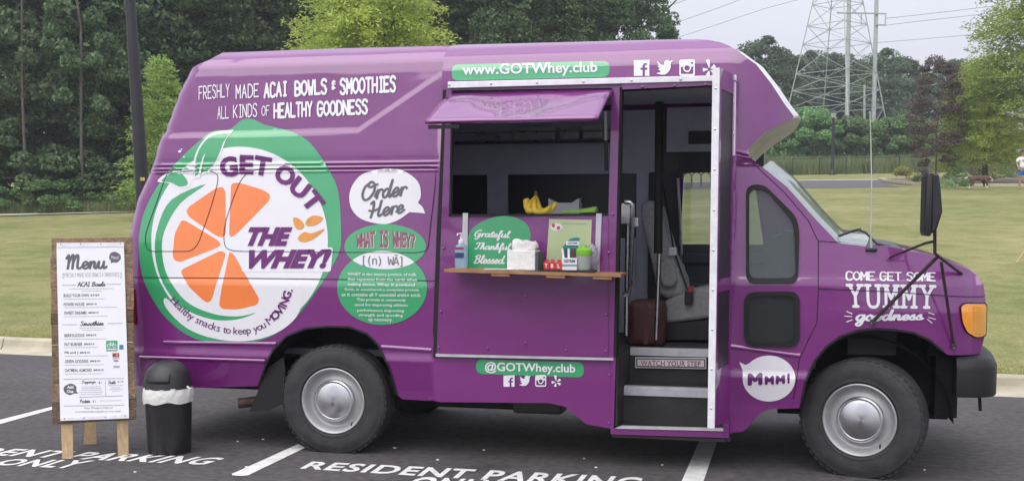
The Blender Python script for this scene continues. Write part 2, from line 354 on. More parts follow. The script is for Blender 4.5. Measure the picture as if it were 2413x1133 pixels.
# lawn terrain, a grid that rises away from the kerb
vs, fs = [], []; ss = [.12, .3, .6, 1.2, 2.5, 5, 10, 20, 30, 40, 50, 60, 80, 110, 160, 250, 300, 420, 600]; ts = [-600, -400, -250, -120, -60, -30, 0, 15, 30, 60, 120, 250, 400, 600]
for s in ss:
    for t in ts:
        x, y = K0[0] + kd[0]*t + kn[0]*s, K0[1] + kd[1]*t + kn[1]*s
        vs.append((x, y, (LZ + SLOPE*min(s, 110) + .012*max(min(s, 300)-110, 0)) if s > .12 else LZ - .01))
nn = len(ts)
for i in range(len(ss)-1):
    for j in range(nn-1): fs.append((i*nn+j, i*nn+j+1, (i+1)*nn+j+1, (i+1)*nn+j))
o = mesh('lawn', vs, fs, LAWN, None, True); o['kind'] = 'structure'
# kerb: cast sections with joints and a gutter pan
kr = bpy.data.objects.new('kerb', None); COL.objects.link(kr); kr['kind'] = 'structure'
prof = [(-.34, -.03), (-.34, .006), (-.03, .014), (.0, .05), (.02, .135), (.05, .15), (.17, .15), (.17, -.03)]
base = None; SEG = 3.05
t0 = float((gd(20, 822)[:2] - K0[:2]) @ kd)
for i in range(-8, 14):
    if base is None:
        m = MB(); n = len(prof)
        a = [Vector((.006, s, z)) for s, z in prof]; b = [Vector((SEG - .006, s, z)) for s, z in prof]
        m.add(a + b, [tuple(range(n)), tuple(reversed(range(n, 2*n)))] + [((k+1) % n, k, k+n, (k+1) % n + n) for k in range(n)])
        o = m.build('kerb_section', CONC, kr, local=True); bm = bmesh.new(); bm.from_mesh(o.data)
        bmesh.ops.bevel(bm, geom=[e for e in bm.edges], offset=.008, segments=1, affect='EDGES'); bm.to_mesh(o.data); bm.free(); base = o
    else:
        o = base.copy(); COL.objects.link(o); o.parent = kr
    p = E(0, t0 + i*SEG); o.location = (p[0], p[1], random.uniform(-.003, .003)); o.rotation_euler = (0, 0, math.atan2(kd[1], kd[0]))
# ================================================================ FLAT SHAPES, TEXT
def pip(P_, loops):
    x, y = P_[:, 0], P_[:, 1]; ins = np.zeros(len(P_), bool)
    for lp in loops:
        a = np.array(lp, float); b = np.roll(a, -1, 0)
        for (x1, y1), (x2, y2) in zip(a, b):
            if y1 == y2: continue
            c = ((y1 > y) != (y2 > y)) & (x < (x2-x1)*(y-y1)/(y2-y1) + x1); ins ^= c
    return ins
def densify(lp, step):
    o = []; m = len(lp)
    for i in range(m):
        a = np.array(lp[i], float); b = np.array(lp[(i+1) % m], float); n = max(1, int(np.linalg.norm(b-a)/step))
        for k in range(n): o.append(tuple(a + (b-a)*k/n))
    return o
def tri2d(loops, step=None, rows=(), cols=(), test=None, dens=True, extra=None):
    """constrained triangulation of even-odd loops with interior points; returns verts (n,2), tris"""
    if step and dens: loops = [densify(l, step*.8) for l in loops]
    pts = []; edges = []
    for l in loops:
        n0 = len(pts); pts += [tuple(p) for p in l]; edges += [(n0+i, n0+(i+1) % len(l)) for i in range(len(l))]
    if step:
        A = np.array(pts); lo = A.min(0); hi = A.max(0)
        xs = sorted(set(np.arange(lo[0]+step/2, hi[0], step)) | set(c for c in cols if lo[0] < c < hi[0]))
        zs = sorted(set(np.arange(lo[1]+step/2, hi[1], step)) | set(c for c in rows if lo[1] < c < hi[1]))
        G = np.array([(a, b) for a in xs for b in zs]); G = G if extra is None else np.concatenate([G, extra])
        if len(G):
            G = G[pip(G, loops)]
            keep = []
            for k in range(0, len(G), 2000):
                d = np.sqrt(((G[k:k+2000, None] - A[None])**2).sum(-1)).min(1); keep.append(d > .006)
            if keep: G = G[np.concatenate(keep)]
            pts += [tuple(p) for p in G]
    r = delaunay_2d_cdt([Vector(p) for p in pts], edges, [], 0, 1e-7)
    V = np.array([tuple(v) for v in r[0]]); T = np.array([tuple(f) for f in r[2] if len(f) == 3])
    C = V[T].mean(1); ok = test(C) if test else pip(C, loops)
    return V, T[ok]
def onto(V, fn, off):   # map 2D verts by fn -> 3D
    return fn(V, off)
# -- hand lettering as strokes
CAPS = {'A': '002840 1333', 'B': '0008 ~0828463404 ~0434412000', 'C': '~47381806021030 ~103041'.replace(' ~103041', '41'), 'D': '0008 ~082846422000', 'E': '48080040 0434', 'F': '480800 0434',
 'G': '~4738180602103042 4424', 'H': '0008 4840 0444', 'I': '2028 1030 1838', 'J': '~3832201002', 'K': '0008 4803 1440', 'L': '080040', 'M': '0008234840', 'N': '00084048', 'O': '~200206284642 ~424020'.replace(' ~424020', '20'),
 'P': '0008 ~0828463404', 'R': '0008 ~0828463404 1440', 'S': '~47381806153433423010 01'.replace(' ', ''), 'T': '0848 2028', 'U': '~080210304248', 'V': '082048', 'W': '0810243048', 'X': '0048 0840', 'Y': '082448 2420', 'Z': '08480040', '&': '2123 ~372817152535 ~2513112132 2628', '.': '0001'}
SCR = {
 'a': (4.2, ['~3,3.6 1.5,4 .4,2 1.2,0 2.8,1.5 3.2,4 3.1,1 3.8,0 4.6,1']), 'b': (3.6, ['~0,1 1.6,6 1.2,8 .6,6 .6,.5 1.8,0 2.8,2 2,4 1,3']),
 'd': (4.2, ['~3,3.2 1.6,4 .4,2 1.2,0 2.6,1.5 3.4,8 3.1,1.2 3.8,0 4.6,1']), 'e': (3.1, ['~0,1 2.2,2.2 2.4,3.6 1.5,4 .5,2.2 1.2,0 2.4,.3 3.3,1.3']),
 'f': (2.8, ['~0,1 2,5 2.4,7.5 1.6,8 1.2,5 1.2,-3 1.8,-3.6 2,-1 1.4,.6 3,1.2']), 'g': (4, ['~3,3.5 1.5,4 .4,2 1.2,0 2.8,1.6 3.1,4 2.9,-2 1.8,-3.8 .8,-2.6 2,-.8 4.2,1']),
 'h': (3.8, ['~0,1 1.8,6 1.4,8 .8,6 .7,0', '~.7,1 1.8,3.8 2.7,3.4 2.6,.8 3.3,0 4,1']), 'i': (2, ['~0,1 .9,4 .8,.8 1.4,0 2.2,1', '1.1,5.6 1.3,6']),
 'k': (3.4, ['~0,1 1.8,6 1.4,8 .8,6 .7,0', '~.8,1.6 2.4,3.9 2.2,2.4 1.2,2 2.6,0 3.6,1']), 'l': (2.1, ['~0,1 1.8,6 1.4,8 .8,6 .8,1 1.4,0 2.3,1']),
 'm': (5.6, ['~0,1 .8,4 .7,0', '~.7,1 1.8,4 2.4,3.4 2.4,0', '~2.4,1 3.6,4 4.4,3.4 4.3,.8 5,0 5.8,1']), 'n': (3.8, ['~0,1 .8,4 .7,0', '~.7,1 1.9,4 2.7,3.4 2.6,.8 3.3,0 4,1']),
 'o': (3.4, ['~1.6,4 .4,2.4 .8,.3 2,0 2.8,2 2,3.9 1.4,3.8', '~2,3.6 2.6,2.8 3.8,3']), 'p': (3.6, ['~0,1 .9,4 .7,-3.8', '~.8,2 1.8,4 2.8,2.4 2,0 .9,.6', '~2,0 2.8,.2 3.7,1']),
 'r': (2.8, ['~0,1 .9,3.9 .9,0', '~.9,1.6 1.4,3.5 2.3,4 3,3.3']), 's': (2.8, ['~0,1 1.6,4.2 1.8,2.6 2.4,1 1.4,0 .6,.5', '~1.8,.1 2.4,.2 3,1']),
 't': (2.4, ['~.4,3 1.4,6.6 1.1,1 1.8,0 2.6,1', '.2,4.6 2.4,4.8']), 'u': (4, ['~0,1 .8,4 .7,1 1.6,0 2.8,2 3,4 2.9,.8 3.5,0 4.3,1']),
 'w': (4.6, ['~0,1 .7,4 .7,.6 1.5,0 2.4,3.6 2.5,.6 3.2,0 4,2 3.9,4 4.8,3.4']), 'y': (4, ['~0,1 .8,4 .8,1.4 1.8,.6 3,4 2.6,-2 1.6,-3.6 1,-2 4,1']),
 'O': (6, ['~3.4,8 1,6 .4,2.6 1.6,0 3.6,.4 5.2,3.6 4.6,7 3,8 2.2,6.4 3.4,5.6 6,6.6']), 'H': (5.6, ['~.4,7 1.4,8 1.6,4 1,0', '~4.6,8 4.2,4 4,1 4.6,0 5.6,1', '~0,3.6 2,3.2 4.4,4.4']),
 'M': (7, ['~0,6 .9,8 1.1,4 .8,0', '~1,3 2.4,7.6 3.1,7.4 2.9,0', '~2.9,3 4.4,7.8 5.2,7 5.1,1 6,0 7,1']), 'G': (5.6, ['~4.4,7 3.2,8 1,5.6 .6,2 2,0 3.6,1.2 4.4,3.6 4.2,-1 2.8,-3 1.6,-2', '2.6,3.6 5,3.8']),
 'T': (4.6, ['~.2,6.6 1.6,8 3.4,7.4 5.4,8', '~3,7.6 2.6,3 1.6,0 .4,.8']), 'B': (5, ['~1.6,7.4 1.4,3 .8,0', '~.4,6.4 2.4,8 4,7 3.2,4.6 1.8,4.2', '~1.8,4.2 4.2,3.4 3.6,.6 1.6,0 .6,.6']),
 'S': (4.6, ['~3.8,7 2.4,8 1.2,6.4 2.6,4.2 3.2,1.8 1.8,0 .2,1.2']), 'P': (4.6, ['~1.4,7 1.2,3 .6,0', '~.2,6 2,8 3.8,7 3.2,4.4 1.2,3.8']), 'F': (4, ['~4.4,7.6 2,8 1.4,4 1,0', '~.6,4.2 3.6,4.4']), 'A': (4.6, ['.2,0 2.2,8 4.2,0', '1,3 3.6,3.2']),
 'C': (4.2, ['~3.6,7 2.2,8 .4,4 1.6,0 3.8,1.2']), 'I': (2.6, ['1.3,0 1.3,8', '.3,0 2.3,.1', '.4,8 2.2,7.9']), '.': (1.6, ['.4,.1 .6,.3'])}
def strokes_caps(txt, track=1.6, slab=False):
    o = []; x = 0
    for ch in txt:
        if ch == ' ': x += 3.2; continue
        g = CAPS[ch]; mx = 0
        for s in g.split():
            sm = s[0] == '~'; s = s.lstrip('~'); pts = [(int(s[i]), int(s[i+1])) for i in range(0, len(s)-1, 2)]
            mx = max(mx, max(p[0] for p in pts)); 
            if sm: pts = smoothp(pts, 4)
            o.append([(x + p[0], p[1]) for p in pts])
            if slab:
                for p in pts:
                    if p[1] in (0, 8) and ch not in 'U' or (ch == 'U' and p[1] == 8): o.append([(x + p[0] - .9, p[1]), (x + p[0] + .9, p[1])])
        x += mx + track
    return o
def strokes_scr(txt):
    o = []; x = 0
    for ch in txt:
        if ch == ' ': x += 2.6; continue
        wd, st = SCR[ch]
        for s in st:
            sm = s[0] == '~'; pts = [tuple(map(float, q.split(','))) for q in s.lstrip('~').split()]
            if sm: pts = smoothp(pts, 4)
            o.append([(x + p[0], p[1]) for p in pts])
        x += wd
    return o
def ribbons(strokes, wd, sx=1.0, slant=0.0, capn=5):
    """union of round-ended ribbons; strokes in units, wd in the same units as y"""
    S = [np.array([(p[0]*sx + slant*p[1], p[1]) for p in s], float) for s in strokes]
    loops = []; segs = []
    for s in S:
        keep = [0]
        for i in range(1, len(s)):
            if np.linalg.norm(s[i]-s[keep[-1]]) > .05: keep.append(i)
        s = s[keep]
        if len(s) < 2: s = np.array([s[0], s[0]+(.05, 0)])
        h = wd/2
        for a, b in zip(s[:-1], s[1:]):
            segs.append((a, b)); d = b - a; an = math.atan2(d[1], d[0]); lp = []
            for k in range(capn): t = an + math.pi/2 + math.pi*k/(capn-1); lp.append((a[0]+h*math.cos(t), a[1]+h*math.sin(t)))
            for k in range(capn): t = an - math.pi/2 + math.pi*k/(capn-1); lp.append((b[0]+h*math.cos(t), b[1]+h*math.sin(t)))
            loops.append(lp)
    A = np.array([q[0] for q in segs]); B = np.array([q[1] for q in segs])
    def test(C):
        out_ = np.zeros(len(C), bool)
        for a, b in zip(A, B):
            ab = b - a; t = np.clip(((C-a) @ ab)/(ab @ ab + 1e-12), 0, 1); d = np.linalg.norm(C - (a + t[:, None]*ab), axis=1); out_ |= d < wd/2*.97
        return out_
    return tri2d(loops, None, test=test)
FDIR = None
try: FDIR = bpy.utils.system_resource('DATAFILES', path='fonts')
except Exception: pass
_fonts = {}
def font(nm):
    if nm not in _fonts:
        try: _fonts[nm] = bpy.data.fonts.load(os.path.join(FDIR, nm))
        except Exception: _fonts[nm] = None
    return _fonts[nm]
def text2d(s, fnt=None, bold=0.0, shear=0.0, space=1.0, res=3):
    c = bpy.data.curves.new('t', 'FONT'); c.body = s; c.size = 1; c.offset = bold; c.shear = shear; c.space_character = space; c.resolution_u = res; c.fill_mode = 'FRONT'; c.dimensions = '2D'
    if fnt and font(fnt): c.font = font(fnt)
    o = bpy.data.objects.new('t', c); me = bpy.data.meshes.new_from_object(o)
    V = np.zeros(len(me.vertices)*3); me.vertices.foreach_get('co', V); V = V.reshape(-1, 3)[:, :2]; Fc = [tuple(p.vertices) for p in me.polygons]
    bpy.data.objects.remove(o); bpy.data.curves.remove(c); bpy.data.meshes.remove(me)
    return V, Fc
def quadmap(V, quad, box=None):
    """2D verts -> photo positions; quad = TL, TR, BR, BL"""
    lo = V.min(0) if box is None else np.array(box[:2]); hi = V.max(0) if box is None else np.array(box[2:])
    a = ((V - lo)/np.maximum(hi-lo, 1e-9)); s, t = a[:, 0:1], a[:, 1:2]
    TL, TR, BR, BL = (np.array(q, float) for q in quad)
    return (BL*(1-s)+BR*s)*(1-t) + (TL*(1-s)+TR*s)*t
def rect(x0, y0, x1, y1, dy=0): return [(x0, y0), (x1, y0+dy), (x1, y1+dy), (x0, y1)]
def rotrect(cx, cy, w_, h_, ang):
    c, s = math.cos(ang), math.sin(ang); return [(cx + x*c - y*s, cy + x*s + y*c) for x, y in ((-w_/2, -h_/2), (w_/2, -h_/2), (w_/2, h_/2), (-w_/2, h_/2))]
def split_tris(V, Fc, L):
    V = [tuple(p) for p in np.asarray(V, float)]; st_ = []
    for f in Fc:
        f = list(f)
        for k in range(1, len(f)-1): st_.append((f[0], f[k], f[k+1]))
    o = []; cache = {}
    while st_:
        t = st_.pop(); e = [(math.dist(V[t[i]], V[t[(i+1) % 3]]), i) for i in range(3)]; l, i = max(e)
        if l <= L: o.append(t); continue
        a, b, c = t[i], t[(i+1) % 3], t[(i+2) % 3]; key = (min(a, b), max(a, b))
        if key not in cache: cache[key] = len(V); V.append(((V[a][0]+V[b][0])/2, (V[a][1]+V[b][1])/2))
        m_ = cache[key]; st_ += [(a, m_, c), (m_, b, c)]
    return np.array(V), o
SKINNED = []
def emit(name, parts, fn, mat, parent, refine=0):   # parts: list of (V px, faces, off); one mesh
    vs, fs = [], []
    for V, Fc, off in parts:
        if refine: V, Fc = split_tris(V, Fc, refine)
        X = fn(np.asarray(V, float), off); n = len(vs); vs += [tuple(p) for p in X]; fs += [tuple(int(i)+n for i in f) for f in Fc]
    o = mesh(name, vs, fs, mat, parent)
    if SKINNED and fn in SKINNED: skin_normals(o)
    return o
# ================================================================ THE FOOD TRUCK
WD = 2.02
TK = thing('food_truck', (1.75, 1.0, 0), 'purple food truck parked across the bays with its door and serving hatch open', 'food truck')
def X0(u, v=600, Y=0.0): return float(pl(u, v, Y)[..., 0])
XS, XE = X0(1046), X0(1737)
# rear edge of the body as traced, as x(z)
_rp = [(321,905),(313,780),(306,640),(306,555),(325,470),(355,406),(366,378),(380,326),(391,309),(423,220),(448,171)]
ZB0 = [.2,.45,.66,.69,1.17,1.20,1.82,2.09,2.45,2.62,2.69,2.76,2.83]; YB0 = [.08,.05,0,.010,-.002,.004,.048,.070,.112,.132,.145,.205,.34]
def rearpt(pts):
    a = np.array(pts, float); Y = np.full(len(a), .1)
    for _ in range(20): p = pl(a[:, 0], a[:, 1], Y); Y = .5*Y + .5*(np.interp(p[:, 2], ZB0, YB0) + .10)
    return pl(a[:, 0], a[:, 1], Y)
_ra = rearpt(_rp); _rz = _ra[:, 2]; _rx = _ra[:, 0]
XF = float(pl(2326, 740, .30)[0]); XT = float(pl(1882, 268, .3)[0]); XA = X0(1742, 200)
ZB = ZB0; YB = YB0
_xsz = pl(np.array([1017., 1039.]), np.array([842., 200.]), 0.); _xez = pl(np.array([1719., 1737.]), np.array([1020., 190.]), 0.)
_stp = pl(np.array([380., 845., 1060.]), np.array([330., 315., 163.]), .09)
RDG = []   # ridges of the rain rail, filled below
def Yf(x, z):
    x = np.asarray(x, float); z = np.asarray(z, float)
    y = np.interp(z, ZB, YB)
    for zc, h, amp in RDG: y = y - amp*np.exp(-((z-zc)/h)**2)*(x < XS)
    yb = np.interp(z, [0, .2, 2.52, 2.60, 2.69, 2.76, 2.83], [.012, .0, .0, .007, .045, .14, .34])
    yc = np.interp(z, [.2, .45, .62, .66, 1.0, 1.22, 1.26, 1.95, 2.0, 2.3, 2.62, 2.69, 2.76, 2.83], [.05, .03, .0, .012, 0, -.005, .008, .075, .06, .09, .125, .145, .205, .34])
    XSz = np.interp(z, _xsz[:, 2], _xsz[:, 0]); XEz = np.interp(z, _xez[:, 2], _xez[:, 0]); a = np.clip((x-(XSz-.006))/.012, 0, 1); b = np.clip((x-(XEz-.02))/.04, 0, 1)
    y = (y*(1-a) + yb*a)*(1-b) + yc*b
    zs = np.interp(x, _stp[:, 0], _stp[:, 2]); q = np.clip((z-zs)/.045, 0, 1); y = y + .009*(q*q*(3-2*q)-1)*(z > 1.97)*(1-a)*(1-b)*np.clip((z-1.97)/.08, 0, 1)
    s = x - np.interp(z, _rz, _rx); r = .13; q = np.clip((r-s)/r, 0, 1.2); y = y + .10*q*q
    lo = z < 1.97
    s = XF - x; r = .42; q = np.clip((r-s)/r, 0, 1.2); y = y + np.where(lo & (x > XE), .30*q*q*q, 0)
    q = np.clip((x-3.2)/(XF-3.2), 0, 1); y = y + np.where(lo & (x > XE), .05*q*q + .10*np.clip((z-1.05)/.5, 0, 1)*q, 0)
    q = np.clip((x-XA)/(XT-XA), 0, 1.2); y = y + np.where(~lo, .30*q*q, 0)
    return y
def skin_normals(o):
    me = o.data; bm = bmesh.new(); bm.from_mesh(me); bm.normal_update()
    fl = [f for f in bm.faces if f.normal.y > 0]
    if fl: bmesh.ops.reverse_faces(bm, faces=fl)
    bm.to_mesh(me); bm.free(); me.polygons.foreach_set('use_smooth', [True]*len(me.polygons))
    n = len(me.vertices); c = np.zeros(n*3); me.vertices.foreach_get('co', c); c = c.reshape(-1, 3) + np.array(TK.location)
    e = .004; gx = (Yf(c[:, 0]+e, c[:, 2]) - Yf(c[:, 0]-e, c[:, 2]))/(2*e); gz_ = (Yf(c[:, 0], c[:, 2]+e) - Yf(c[:, 0], c[:, 2]-e))/(2*e)
    st_ = np.abs(gx) > 1.5; gx = np.where(st_, 0, gx)
    N_ = np.stack([gx, -np.ones(n), gz_], -1); N_ /= np.linalg.norm(N_, axis=1)[:, None]
    me.normals_split_custom_set_from_vertices([tuple(v) for v in N_]); me.update()
def onside(V, off=0.0):
    V = np.asarray(V, float); u, v = V[:, 0], V[:, 1]; Y = np.zeros(len(V))
    for _ in range(25):
        p = pl(u, v, Y); Y = .5*Y + .5*Yf(p[:, 0], p[:, 2])
    p = pl(u, v, Y); p[:, 1] = Yf(p[:, 0], p[:, 2]) - off; return p
def xz(pts): 
    p = onside(np.array(pts, float)); return [(a[0], a[2]) for a in p]
def S3(V, off=0.0):   # (x,z) -> 3D on the skin
    V = np.asarray(V, float); return np.stack([V[:, 0], Yf(V[:, 0], V[:, 1]) - off, V[:, 1]], -1)
# ridge heights from the photo lines at column 860
for v in (384, 394, 403): 
    pz = float(pl(860, v, .05)[2]); RDG.append((pz, .010 if v != 403 else .006, .007 if v != 403 else .004))
RROWS = sorted(set(sum(([z-.02, z-.01, z-.005, z, z+.005, z+.01, z+.02] for z, _, _ in RDG), [])) | set(np.arange(2.0, 2.5, .02))) + [.45, .62, .66, .69, 1.0, 1.17, 1.20, 1.22, 1.26, 1.82, 2.09, 2.13, 2.3, 2.42, 2.45, 2.48, 2.52, 2.56, 2.60, 2.62, 2.655, 2.69, 2.725, 2.76, 2.795, 2.83]
CCOLS = [XS-.008, XS+.008, XE-.02, XE+.02]
out_px = [('rear', [(321,905),(313,780),(306,640),(306,555),(325,470),(355,406),(366,378),(380,326),(391,309),(423,220),(448,171)]),
 ('chamfer', [(490,143)]), ('roof', [(524,125),(800,115),(1100,106),(1500,96),(1640,93),(1670,95),(1700,101)]),
 ('cap', [(1741,122),(1782,152),(1818,198),(1848,244),(1871,275)]),
 ('under', [(1869,280),(1802,312),(1761,352)]),
 ('cowltop', [(1761,367)]),
 ('glass', [(1797,394),(1854,440),(1925,520),(1976,573)]),
 ('cowl', [(2040,580),(2094,581)]),
 ('hood', [(2126,587),(2180,598),(2234,615),(2283,634),(2304,650),(2318,671)]),
 ('nose', [(2323,698),(2327,735),(2324,790),(2312,823)]),
 ('none', [(2307,833),(2234,836),(2223,828),(2191,801),(2153,784),(2109,777),(2066,774),(2023,778),(1980,793),(1947,817),(1920,850),(1898,899),(1888,947),(1882,961),(1812,963),(1790,974),(1763,1004),(1752,1015),(1725,1019),
   (1710,1022),(1445,1010),(1381,998),(1358,978),(1330,957),(1294,949),(1184,948),(1000,943),(949,940),(936,930),(918,865),(891,812),(865,786),(823,770),(771,769),(719,774),(677,791),(645,823),(627,859),(609,909),(457,913)])]
OUT = []; SEGT = []
for k, ps in out_px:
    if k == 'rear': q = [(a[0], a[2]) for a in rearpt(ps)]
    elif k == 'nose': q = [(a[0], a[2]) for a in pl(np.array([p[0] for p in ps], float), np.array([p[1] for p in ps], float), .30)]
    else: q = xz(ps)
    OUT += q; SEGT += [k]*len(q)
H_WIN = [(1067,214),(1443,208),(1434,507),(1060,509)]
H_DOOR = [(1466,213),(1728,199),(1703,1012),(1449,1003)]
H_W1 = roundpoly([(1760,440),(1800,436),(1874,512),(1881,545),(1879,664),(1760,664)], 22)
H_W2 = roundpoly([(1756,690),(1882,688),(1882,815),(1756,813)], 26)
holes = [xz(H_WIN), xz(H_DOOR), xz(H_W1), xz(H_W2)]
HL = [densify(h, .05) for h in holes]
OUTD, TAGD = [], []
for i in range(len(OUT)):
    a, b = np.array(OUT[i]), np.array(OUT[(i+1) % len(OUT)]); n = max(1, int(np.linalg.norm(b-a)/.06))
    for k in range(n): OUTD.append(tuple(a + (b-a)*k/n)); TAGD.append(SEGT[i])
_dg = np.linspace(_stp[1, 0], _stp[2, 0], 60); DIAG = np.array([(x, np.interp(x, _stp[:, 0], _stp[:, 2]) + d) for x in _dg for d in (-.004, .008, .02, .032, .044, .052)])
V2, T2 = tri2d([OUTD] + HL, .038, RROWS, CCOLS, dens=False, extra=DIAG)
X3 = S3(V2)
bso = mesh('body_side', X3, T2, PURPLE, TK); skin_normals(bso)
# far side: same skin mirrored, closed but for the driver's window
fw = [(a[0], a[2]) for a in pl(np.array([1603,1612,1740,1780,1800,1680.]), np.array([578,408,404,440,585,580.]), WD-.03)]
fwin = densify(roundpoly(fw, .05, 4), .05)
V2f, T2f = tri2d([OUTD] + [fwin], .12, (), (), dens=False)
Xf = S3(V2f); Xf[:, 1] = WD - np.where((V2f[:, 0] > XS) & (V2f[:, 0] < XE), np.interp(V2f[:, 1], [0, 2.42, 2.74], [.02, .05, .52]), Xf[:, 1])
mesh('body_side', Xf, [t[::-1] for t in T2f], PURPLE, TK, True, 40)
# skins that run across from side to side
OD = np.array(OUTD); cen = np.array([1.9, 1.4])
BUL = {'rear': .05, 'chamfer': 0, 'roof': .045, 'cap': .06, 'under': -.03, 'cowltop': .0, 'glass': .10, 'cowl': .03, 'hood': .03, 'nose': .05}
CAPN = []
def across(k, mat, name, i0=None):
    idx = [i for i in range(len(OD)) if TAGD[i] == k]; idx = idx + [(idx[-1]+1) % len(OD)]
    p = OD[idx]; yn = Yf(p[:, 0], p[:, 1]); NT = 18; vs = []
    tan = np.gradient(p, axis=0); nrm = np.stack([-tan[:, 1], tan[:, 0]], -1); nrm /= np.linalg.norm(nrm, axis=1)[:, None] + 1e-9
    s = np.sign(((p - cen)*nrm).sum(1).mean()); nrm = nrm*s
    wts = np.ones(len(p))
    if k in ('hood', 'cowl', 'cap', 'glass', 'roof'): nrm = np.tile(nrm.mean(0)/np.linalg.norm(nrm.mean(0)), (len(p), 1))
    for j in range(NT+1):
        t = j/NT; t2 = .5 - .5*math.cos(math.pi*t); bl = BUL[k]*(math.sin(math.pi*t2))**.7
        if k == 'cap': CAPN.append((nrm[0, 0]*bl, nrm[0, 1]*bl))
        for q in range(len(p)):
            dx_, dz_ = (nrm[q, 0]*bl, nrm[q, 1]*bl) if k != 'under' else (CAPN[j][0]*(1-q/(len(p)-1)), CAPN[j][1]*(1-q/(len(p)-1)))
            vs.append((p[q, 0] + dx_, yn[q] + (WD-2*yn[q])*t2, p[q, 1] + dz_))
    n = len(p); fs = [(j*n+q, (j+1)*n+q, (j+1)*n+q+1, j*n+q+1) for j in range(NT) for q in range(n-1)]
    o = mesh(name, vs, fs, mat, TK, True, 40); bm = bmesh.new(); bm.from_mesh(o.data); bmesh.ops.recalc_face_normals(bm, faces=bm.faces); bm.to_mesh(o.data); bm.free(); return o
WINDSH = glass('windscreen_glass', (.34, .40, .40), .32)
SIDEGL = glass('side_window_glass', (.13, .16, .165), .58); LOWGL = glass('lower_window_glass', (.03, .037, .04), .25)  # upper pane's pale diffuse base stands in for reflected sky
for g_ in (SIDEGL, WINDSH): g_.node_tree.nodes['Principled BSDF'].inputs['Coat IOR'].default_value = 2.2
across('rear', PURPLE, 'rear_panel'); across('chamfer', PURPLE, 'roof_chamfer'); across('roof', PURPLE, 'roof'); across('cap', WHITEV, 'roof_front')
across('under', CREAM, 'roof_overhang'); across('cowltop', BLACKR, 'roof_seal'); across('glass', WINDSH, 'windscreen'); across('cowl', BLACKP, 'cowl_panel'); across('hood', PURPLE, 'bonnet'); across('nose', PURPLE, 'nose_panel')
# colour bands on the cap's front
idx = [i for i in range(len(OD)) if TAGD[i] == 'cap']; 
# ---- lines pressed or cut into the side
def skinline(px, wpx, mat, name, off=.002, conv=True):
    p = np.array(xz(px) if conv else px); p = np.array(densify([tuple(q) for q in p] , .05)[:]) if False else p
    q = [p[0]]
    for a, b in zip(p[:-1], p[1:]):
        n = max(1, int(np.linalg.norm(b-a)/.04)); q += [a + (b-a)*k/n for k in range(1, n+1)]
    p = np.array(q); t = np.gradient(p, axis=0); nn_ = np.stack([-t[:, 1], t[:, 0]], -1); nn_ /= np.linalg.norm(nn_, axis=1)[:, None] + 1e-9
    A, B = p + nn_*wpx/2, p - nn_*wpx/2; m = len(p)
    if off > .0065:   # raised bead with sides
        vs = list(S3(A, .001)) + list(S3(p + nn_*wpx*.22, off)) + list(S3(p - nn_*wpx*.22, off)) + list(S3(B, .001))
        fs = [(r*m+i, (r+1)*m+i, (r+1)*m+i+1, r*m+i+1) for r in range(3) for i in range(m-1)]
    else:
        vs = list(S3(A, off)) + list(S3(B, off)); fs = [(i, i+1, m+i+1, m+i) for i in range(m-1)]
    return mesh(name, vs, fs, mat, TK, off > .0065, 60)
GAP = P('panel_gap', (.022, .004, .026), .8, var=.1)
pan1 = smoothp([(419,396),(391,420),(368,480),(346,550),(345,582),(362,592),(400,592)], 5) + [(457,592),(500,592)] + smoothp([(520,590),(534,560),(545,520),(571,440),(590,402),(625,394)], 5)[0:1]
skinline([(368,408),(470,403)] + smoothp([(490,403),(508,408),(514,425),(500,480),(478,545),(466,575),(450,590),(430,592)], 5), .0045, GAP, 'panel_seam', .0058)
skinline(smoothp([(430,400),(400,406),(388,426),(366,487),(345,548),(345,580),(357,591),(380,592)], 5) + [(430,592)], .0045, GAP, 'panel_seam', .0058)
skinline(smoothp([(640,398),(598,402),(572,420),(552,463),(531,530),(530,575),(545,589),(575,592)], 5) + [(800,594),(980,595)] + smoothp([(1000,592),(1009,580),(1015,530),(1028,410),(1022,396),(1008,392)], 5) + [(800,396),(640,398)], .0045, GAP, 'panel_seam', .0058)
skinline([(316,653),(660,656),(1006,661),(1030,662)], .0055, GAP, 'panel_seam', .0062)
skinline([(1028,835),(1022,780),(1030,560),(1040,375)], .010, GAP, 'panel_seam', .003)
LILAC = PURPLE
skinline([(386,807),(500,808),(651,810)], .03, PURPLE, 'pressed_crease', .012); skinline([(330,842),(500,847),(625,851)], .03, PURPLE, 'pressed_crease', .012)
skinline([(899,817),(1017,825)], .03, PURPLE, 'pressed_crease', .012)

skinline([(1715,815),(1885,838)], .03, PURPLE, 'pressed_crease', .010)
skinline([(1800,480),(1850,520),(1900,560),(1925,568),(1980,570)], .004, GAP, 'panel_seam', .003) if False else None
skinline([(1775,385),(1850,455),(1905,520),(1929,570),(1928,690),(1925,760),(1905,800),(1884,845),(1870,940)], .005, GAP, 'panel_seam', .003)
skinline([(1929,568),(1981,571)], .005, GAP, 'panel_seam', .003)
skinline([(1929,680),(2100,687),(2318,698)], .0055, GAP, 'panel_seam', .0062)
skinline([(1725,356),(1745,359),(1765,362)], .03, PURPLE, 'pressed_crease', .018); skinline([(1725,366),(1745,369),(1772,372)], .02, PURPLE, 'pressed_crease', .014)
# arch lips
skinline([(609,909),(627,859),(645,823),(677,791),(719,774),(771,769),(823,770),(865,786),(891,812),(918,865),(936,930)], .014, BLACKR, 'arch_lip', .006)
skinline([(1888,947),(1898,899),(1920,850),(1947,817),(1980,793),(2023,778),(2066,774),(2109,777),(2153,784),(2191,801),(2223,828)], .014, BLACKR, 'arch_lip', .006)
